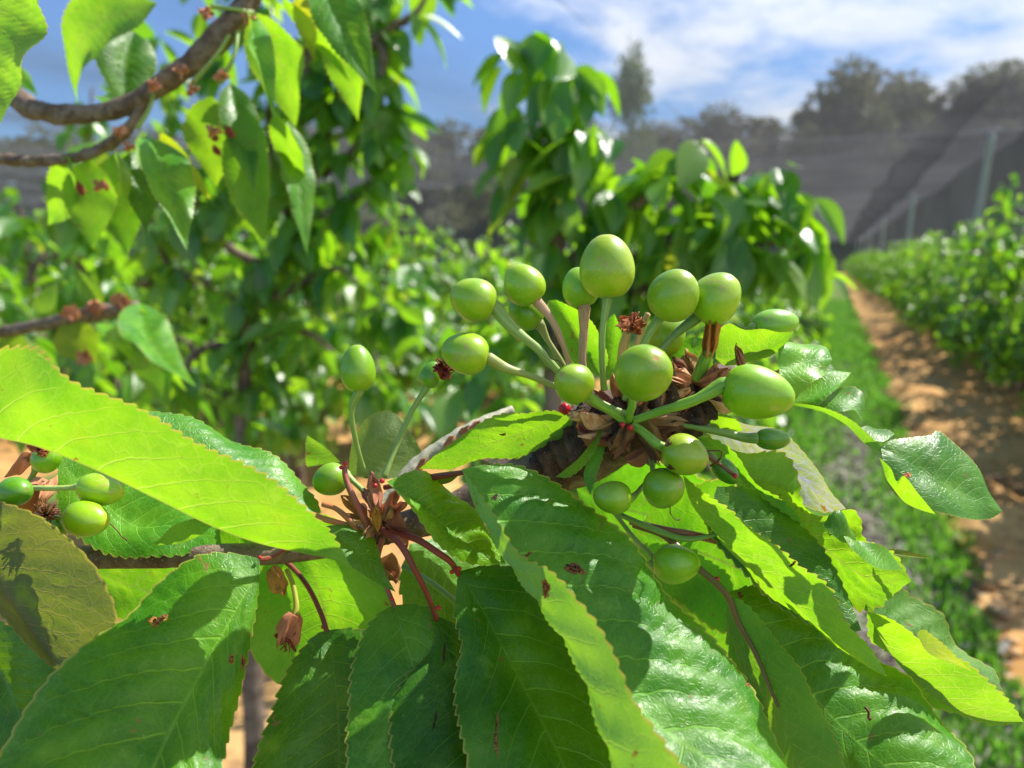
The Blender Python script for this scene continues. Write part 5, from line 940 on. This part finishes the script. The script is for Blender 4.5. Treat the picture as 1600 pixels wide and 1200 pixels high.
# clods, twigs and fallen leaves on the bare soil
n = 5000; pu = rng.uniform(0.68, 2.4, n); pv = 2.0 + 22 * rng.random(n) ** 1.3; k8 = np.array([[x, y, z] for x in (-1, 1) for y in (-1, 1) for z in (0, 1)], float)
sz_ = 0.008 + 0.035 * rng.random(n) ** 3; cen = UR * pu[:, None] + VR * pv[:, None] + np.array([0, 0, 0.02])
a_ = rng.uniform(0, 6.28, n); jit = 1 + 0.5 * rng.standard_normal((n, 8, 3)) * 0.4; q8 = k8[None] * jit * sz_[:, None, None] * np.array([1.2, 0.8, 0.7])
V = cen[:, None] + np.stack([q8[..., 0] * np.cos(a_)[:, None] - q8[..., 1] * np.sin(a_)[:, None], q8[..., 0] * np.sin(a_)[:, None] + q8[..., 1] * np.cos(a_)[:, None], q8[..., 2]], -1)
bf = np.array([[0, 1, 3, 2], [4, 6, 7, 5], [0, 4, 5, 1], [2, 3, 7, 6], [1, 5, 7, 3], [0, 2, 6, 4]])
tag(mesh_np('soil_clods', V.reshape(-1, 3), (bf[None] + (np.arange(n) * 8)[:, None, None]).reshape(-1, 4), ground_mat('clod', [(0.40, 0.22, 0.09), (0.50, 0.33, 0.17), (0.24, 0.15, 0.09), (0.35, 0.2, 0.1)], 3.0), smooth=True), 'small clods and crumbs lying on the bare orange soil', 'clods', kind='stuff')
# dry leaves and chips along the worn wheel track
n = 6000; pu = rng.normal(0.3, 0.2, n); pv = 1.5 + 12 * rng.random(n) ** 1.4
pos = UR[None] * pu[:, None] + VR[None] * pv[:, None] + np.array([0, 0, 0.02])
V, Fq, uv = leaf_cloud(pos, np.column_stack([rng.standard_normal((n, 2)), rng.uniform(-.1, .2, n)]), np.tile([0, 0, 1.0], (n, 1)) + 0.3 * rng.standard_normal((n, 3)), rng.uniform(0.03, 0.09, n), ns=3, nt=2)
M_LIT = plain('dry_litter', (0.28, 0.26, 0.22), (0.10, 0.08, 0.06), 9.0, 0.9)
tag(mesh_np('leaf_litter', V, Fq, M_LIT, uv=uv), 'grey dry leaf litter scattered along the worn wheel track', 'litter', kind='stuff')

# ================================================================== NETTING, POSTS, WIRES
def net_mat(name, cov, col):
    """knitted shade net: the flatter it is looked along, the more thread lies in the way"""
    m, t = newmat(name); geo = t.n.new('ShaderNodeNewGeometry'); tc = t.n.new('ShaderNodeTexCoord')
    cs = t.m('ABSOLUTE', t.vm('DOT_PRODUCT', geo.outputs['Incoming'], geo.outputs['True Normal']))
    open_ = t.m('POWER', 1 - cov, t.m('DIVIDE', 1.0, t.m('MAXIMUM', cs, 0.03)))
    n = t.noise(tc.outputs['Object'], 0.35, 4, 0.6)
    c = t.mix(t.mr(n, 0.35, 0.65), col, tuple(x * 0.78 for x in col))
    d = t.pr(base=c, rough=0.9, spec=0.05); tl = t.n.new('ShaderNodeBsdfTranslucent'); t.put(tl.inputs[0], c)
    tp = t.n.new('ShaderNodeBsdfTransparent')
    t.l.new(t.mixs(open_, t.mixs(0.5, d, tl.outputs[0]), tp.outputs[0]), t.out); return m
M_NET = net_mat('roof_net', 0.15, (0.090, 0.092, 0.100)); M_WALL = net_mat('wall_net', 0.45, (0.085, 0.086, 0.093)); M_BAND = net_mat('rolled_net', 0.06, (0.035, 0.037, 0.042))
def net(name, pts_fn, nu, nv, mat, label):
    a, b = np.meshgrid(np.linspace(0, 1, nu), np.linspace(0, 1, nv), indexing='ij')
    V = pts_fn(a, b).reshape(-1, 3); o = mesh_np(name, V, grid_faces(nu, nv), mat); tag(o, label, 'netting'); return o
def rr(u, v, z): return UR * u[..., None] + VR * v[..., None] + np.array([0, 0, 1.0]) * z[..., None]
HN = 5.0
net('roof_net', lambda a, b: rr(-3.5 + 20 * a, -6 + 141 * b, HN - 0.12 * np.sin(a * 15) ** 2 - 0.10 * np.sin(b * 22) ** 2), 60, 160, M_NET, 'grey bird netting stretched flat overhead above the rows')
net('roof_net', lambda a, b: rr(-45 + 41.5 * a, -6 + 37.0 * b + 0.5 * np.sin(a * 40), HN - 0.12 * np.sin(a * 25) ** 2), 80, 30, M_NET, 'overhead grey netting whose far edge shows against the sky at the left')
net('net_wall', lambda a, b: rr(4.35 + 0.12 * np.sin(a * 60), 10 + 125 * a, HN * b), 140, 14, M_WALL, 'grey net wall running along behind the posts at the right')
net('net_wall', lambda a, b: rr(-46 + 60 * a, 134 + 0.3 * np.sin(a * 40), HN * b), 80, 10, M_WALL, 'grey net wall closing the far end of the rows')
net('net_wall', lambda a, b: rr(-46 + 42 * a, 32 + 0.3 * np.sin(a * 50), 5.2 * b), 80, 10, M_WALL, 'grey net wall across the left rows below the pale strip of sky')
bt = tube([row(2.45, 17, HN - 0.1), row(2.4, 23, HN - 0.12), row(2.35, 40, HN - 0.15), row(2.35, 120, HN - 0.15)], [0.3, 0.75, 0.75, 0.7, 0.7], 90, 14, bumpy=0.14, seed=4, squash=0.3)
tag(mesh_np('rolled_net', *bt[:2], M_BAND, None, bt[2]), 'dark band of doubled netting slanting down above the right-hand row', 'netting')
M_POST = bark_material('treated_timber', (0.46, 0.50, 0.43), (0.54, 0.57, 0.50), (0.52, 0.54, 0.49), 6.0, 0.01)
M_WIRE = plain('galvanised_wire', (0.30, 0.31, 0.30), (0.22, 0.22, 0.22), 40.0, 0.4)
for i, vpos in enumerate([23.5, 43, 66, 88, 110, 131]):
    lean = 0.35 if i == 0 else 0.15
    e = empty('net_post', row(3.42 - lean * 0.5, vpos, 0), ['tall green-grey timber post nearest at the right, leaning slightly', 'second timber post from the right holding up the netting'][i] if i < 2 else 'small distant timber post in the line under the netting', 'post', 'posts under the netting')
    pv_ = tube([row(3.42 - lean * 0.5, vpos, -0.02), row(3.42, vpos, 2.5), row(3.42 + lean * 0.5, vpos, HN - 0.12)], [0.095, 0.088, 0.08], 20, 14, bumpy=0.03, seed=i)
    mesh_np('post', *pv_[:2], M_POST, e, pv_[2])
    cp = tube([row(3.42 + lean * 0.5 - 0.2, vpos, HN - 0.05), row(3.42 + lean * 0.5 + 0.2, vpos, HN - 0.05)], [0.03, 0.03], 4, 8); mesh_np('cap', *cp[:2], M_POST, e, cp[2])
    wv_ = tube([row(-3, vpos, HN - 0.03), row(4, vpos, HN - 0.10), row(14, vpos, HN)], [0.02, 0.02], 20, 6)
    tag(mesh_np('net_wire', *wv_[:2], M_WIRE, None, wv_[2]), ['wire crossing the nearest post top', 'wire crossing the second post top'][i] + ' under the netting' if i < 2 else 'thin far wire crossing the rows under the netting', 'wire', 'wires under the netting')

# ================================================================== FAR TREES AND HILL
M_HILL = ground_mat('hillside', [(0.05, 0.07, 0.03), (0.09, 0.09, 0.05), (0.12, 0.10, 0.06), (0.04, 0.06, 0.03)], 0.08, bd=0.5)
def hill_z(u, v):
    return np.clip((v - 136) / 60, 0, 1) * (24 + 4 * np.sin(u / 37.0) + 2 * np.sin(u / 11.0))
hu = np.linspace(-400, 260, 90); hv = np.linspace(137, 700, 40); U_, V_ = np.meshgrid(hu, hv, indexing='ij')
Pn = UR * U_[..., None] + VR * V_[..., None] + np.array([0, 0, 1.0]) * (hill_z(U_, V_) + 0.05)[..., None]
tag(mesh_np('hill', Pn.reshape(-1, 3), grid_faces(90, 40), M_HILL), kind='structure')
m, t = newmat('eucalyptus_foliage'); geo = t.n.new('ShaderNodeNewGeometry'); isl = geo.outputs['Random Per Island']
oi = t.n.new('ShaderNodeObjectInfo')
c = t.mix(isl, (0.13, 0.14, 0.065), (0.29, 0.28, 0.14)); c = t.mix(t.mr(isl, 0.90, 0.95), c, (0.20, 0.15, 0.07)); c = t.mix(1.0, c, oi.outputs['Color'], 'MULTIPLY')  # foliage colour lightened to stand in for haze over the far crowns
tr = t.n.new('ShaderNodeBsdfTranslucent'); t.put(tr.inputs[0], t.mix(0.5, c, (0.12, 0.12, 0.04))); t.l.new(t.mixs(0.3, t.pr(base=c, rough=0.6, spec=0.2), tr.outputs[0]), t.out); M_EUC = m
def far_tree(kind, label, group, H, W, seed, nl=2600, leaf=1.0):
    g_ = np.random.default_rng(seed); e = empty(kind, (0, 0, 0), label, 'tree', group)
    limbs = [[(0, 0, -0.5), (W * .04, 0, H * .3), (0, W * .03, H * .75)]]; blobs = []
    if kind == 'conifer':
        for i in range(60):
            z = H * (0.12 + 0.86 * g_.random()); r = W * 0.5 * (1 - (z / H)) ** 0.6 * 0.8; a = g_.uniform(0, 6.28); blobs.append((math.cos(a) * r * .6, math.sin(a) * r * .6, z, W * 0.14 + r * .3))
    else:
        for i in range(18):
            a = g_.uniform(0, 6.28); r = W * 0.42 * math.sqrt(g_.random()); z = H * g_.uniform(0.22, 0.93) * (1 - 0.18 * (r / (W * .42)) ** 2)
            x, y = math.cos(a) * r, math.sin(a) * r; blobs.append((x, y, z, W * g_.uniform(0.10, 0.19))); limbs.append([(0, 0, H * .28), (x * .5, y * .5, z * .7), (x, y, z)])
    V, Fq, uv = join([tube(l, [H * 0.018, H * .010, H * 0.005], 12, 8, bumpy=.1) for l in limbs]); mesh_np('trunk', V, Fq, M_TRUNK, e, uv)
    bl = np.array(blobs); k = g_.integers(0, len(bl), nl)
    dirn = unit(g_.standard_normal((nl, 3))); rad = bl[k, 3] * g_.random(nl) ** 0.45
    pos = bl[k, :3] + dirn * rad[:, None] * np.array([1, 1, 0.75]); ok = pos[:, 2] > H * .1; pos = pos[ok]
    V, Fq, uv = leaf_cloud(pos, dirn[ok] + np.array([0, 0, -.4]), g_.standard_normal(pos.shape), leaf * g_.uniform(.5, 1.2, len(pos)), wr=0.5, ns=3, nt=2)
    mesh_np('crown', V, Fq, M_EUC, e, uv); return e
fp = [far_tree('eucalyptus_tree', 'dull olive eucalyptus on the hillside beyond the netting', 'eucalyptus trees on the hillside', 22, 15, 41 + i, leaf=1.1) for i in range(3)]
fu = [False] * 3
def far_at(x, topy, fwd, W=None, label=None, tint=(1, 1, 1)):
    """stand a tree where the ray of a pixel column meets the hill, as tall as its top in the photo"""
    k = int(rng.integers(0, 3)); o = fp[k] if not fu[k] else copy_tree(fp[k]); fu[k] = True
    p = np.array([fwd * (x - 800) / F * 1.0, fwd * math.cos(PIT), 0]); u_, v_ = p @ UR, p @ VR
    z0 = float(hill_z(np.array(u_), np.array(v_))) - 0.3; top = 1.6 + (412 - topy) / F * fwd
    o.location = (p[0], p[1], z0); s_ = (top - z0) / 20.5; w_ = s_ * (W or 1.0); o.scale = (w_, w_, s_); o.rotation_euler = (0, 0, rng.uniform(0, 6.28))
    if label: o['label'] = label
    for ch in o.children: ch.color = (*tint, 1)
    return o
for x, y, fw_, W_ in [(560, 215, 190, 1.4), (620, 200, 185, 1.4), (665, 208, 180, 1.3), (710, 212, 185, 1.3), (760, 205, 182, 1.4), (815, 200, 188, 1.4), (870, 195, 185, 1.4), (925, 196, 182, 1.4), (985, 205, 180, 1.4), (1040, 196, 186, 1.4), (1090, 190, 180, 1.5), (1140, 196, 176, 1.4), (1195, 205, 176, 1.3), (1225, 190, 170, 1.2),
                    (500, 210, 190, 1.4), (440, 205, 190, 1.4), (380, 215, 190, 1.4), (300, 212, 190, 1.5), (220, 212, 190, 1.5), (140, 215, 190, 1.5), (60, 214, 190, 1.5), (1650, 150, 150, 1.1), (1120, 225, 165, 1.3), (1010, 228, 165, 1.4), (900, 228, 165, 1.4), (700, 232, 165, 1.5)]:
    far_at(x, y, fw_, W_)
far_at(1292, 128, 150, 0.95, 'large rounded eucalyptus that rises highest against the clouds'); far_at(1352, 118, 152, 0.9, 'eucalyptus joined to the right side of the highest rounded one')
for x, y in [(1275, 150), (1320, 140), (1380, 150), (1420, 150), (1475, 135), (1520, 122), (1565, 118), (1360, 165), (1300, 175), (1480, 170), (1550, 165), (1405, 138), (1452, 146), (1498, 130), (1545, 116), (1590, 108), (1430, 190), (1330, 190), (1520, 200), (1250, 205), (1590, 190)]:
    far_at(x, y, 150 if y < 180 else 142, 0.85, 'eucalyptus in the taller stand beyond the posts')
cf = far_tree('conifer', 'single tall narrow dark tree standing alone against the sky', 'single trees', 20, 14, 77, nl=3600, leaf=0.9)
for ch in cf.children: ch.color = (1.1, 1.5, 1.2, 1)
p = np.array([150 * 175 / F, 150 * math.cos(PIT), 0]); z0 = float(hill_z(np.array(p @ UR), np.array(p @ VR))) - .3; top = 1.6 + (412 - 108) / F * 150
cf.location = (p[0], p[1], z0); cf.scale = (1.0, 1.0, (top - z0) / 20)
del cf['group']
for o in list(bpy.data.objects):
    if o.get('label') == 'x': bpy.data.objects.remove(o)

# ================================================================== SPOTS, BITES AND SCARS ON THE FRONT LEAVES AND FRUIT
bpy.context.view_layer.update(); DG = bpy.context.evaluated_depsgraph_get()
M_SPOT = plain('brown_scar', (0.15, 0.09, 0.03), (0.05, 0.02, 0.01), 2500.0, 0.8)
def hit(x, y):
    d = unit(P(x, y, 10) - CAM); ok, loc, nrm, _, ob, _ = S.ray_cast(DG, Vector(CAM), Vector(d))
    return (np.array(loc) - d * 0.00012, ob) if ok else (None, None)
def spot(cx, cy, rx, ry, tint=(1, 1, 1), ang=0.0, seed=0, name='scar'):
    q = np.random.default_rng(seed); n = 22; c, ob = hit(cx, cy)
    if ob is None or np.linalg.norm(c - CAM) > 0.3: return
    a = np.linspace(0, 6.2832, n, endpoint=False); rr_ = 1 + 0.30 * np.sin(2 * a + q.uniform(0, 6)) + 0.22 * np.sin(3 * a + q.uniform(0, 6)) + 0.15 * q.standard_normal(n)
    V = []
    for f in (0.5, 1.0):
        for k_ in range(n):
            u_, v_ = math.cos(a[k_]) * rx * rr_[k_] * f, math.sin(a[k_]) * ry * rr_[k_] * f
            p, o2 = hit(cx + u_ * math.cos(ang) - v_ * math.sin(ang), cy + u_ * math.sin(ang) + v_ * math.cos(ang))
            V.append(p if o2 == ob else c + (V[-1] - c) * 0.9 if V else c)
    V.append(c); nf_ = []
    for k_ in range(n): nf_.append([k_, (k_ + 1) % n, n + (k_ + 1) % n, n + k_])
    for k_ in range(0, n, 2): nf_.append([2 * n, k_, (k_ + 1) % n, (k_ + 2) % n])
    o = mesh_np(name, np.array(V), np.array(nf_)[:, ::-1], M_SPOT, ob.parent); o.color = (*tint, 1)
for i, a in enumerate([(898, 889, 17, 7, (1.8, 1.2, 0.8), 0.5), (896, 886, 10, 4, (0.5, 0.4, 0.4), 0.5), (249, 967, 9, 5, (1.5, 1.0, 0.8), -0.5), (246, 970, 14, 8, (3.2, 2.6, 1.0), -0.5), (853, 919, 7, 12, (3.0, 1.6, 0.8), 0.2), (1042, 692, 8, 4, (1.2, 0.8, 0.7), -0.4),
                       (1047, 731, 6, 4, (1.0, 0.7, 0.6), 0.6), (774, 776, 5, 4, (0.5, 0.4, 0.5), 0), (826, 866, 6, 3, (2.2, 1.4, 1.2), -0.6), (1157, 930, 5, 4, (2, 1.4, 1), 0), (1170, 1068, 6, 4, (2.0, 1.3, 0.8), 0.3), (380, 1035, 3, 12, (2.2, 1.2, 0.8), 0.2),
                       (362, 1030, 3, 10, (2.4, 1.6, 0.8), 0.2), (694, 1020, 2, 12, (0.7, 0.5, 0.5), 0.1), (680, 1125, 2, 12, (0.5, 0.5, 0.5), 0.2), (776, 1150, 4, 26, (2.4, 2.2, 1.2), 0.0), (1416, 744, 6, 6, (4.0, 2.4, 1.6), 0), (1240, 880, 3, 8, (1.8, 1.0, 0.7), 0.8), (786, 679, 4, 2, (2, 1, 1), 0)]):
    spot(a[0], a[1], a[2], a[3], a[4], a[5], seed=i)
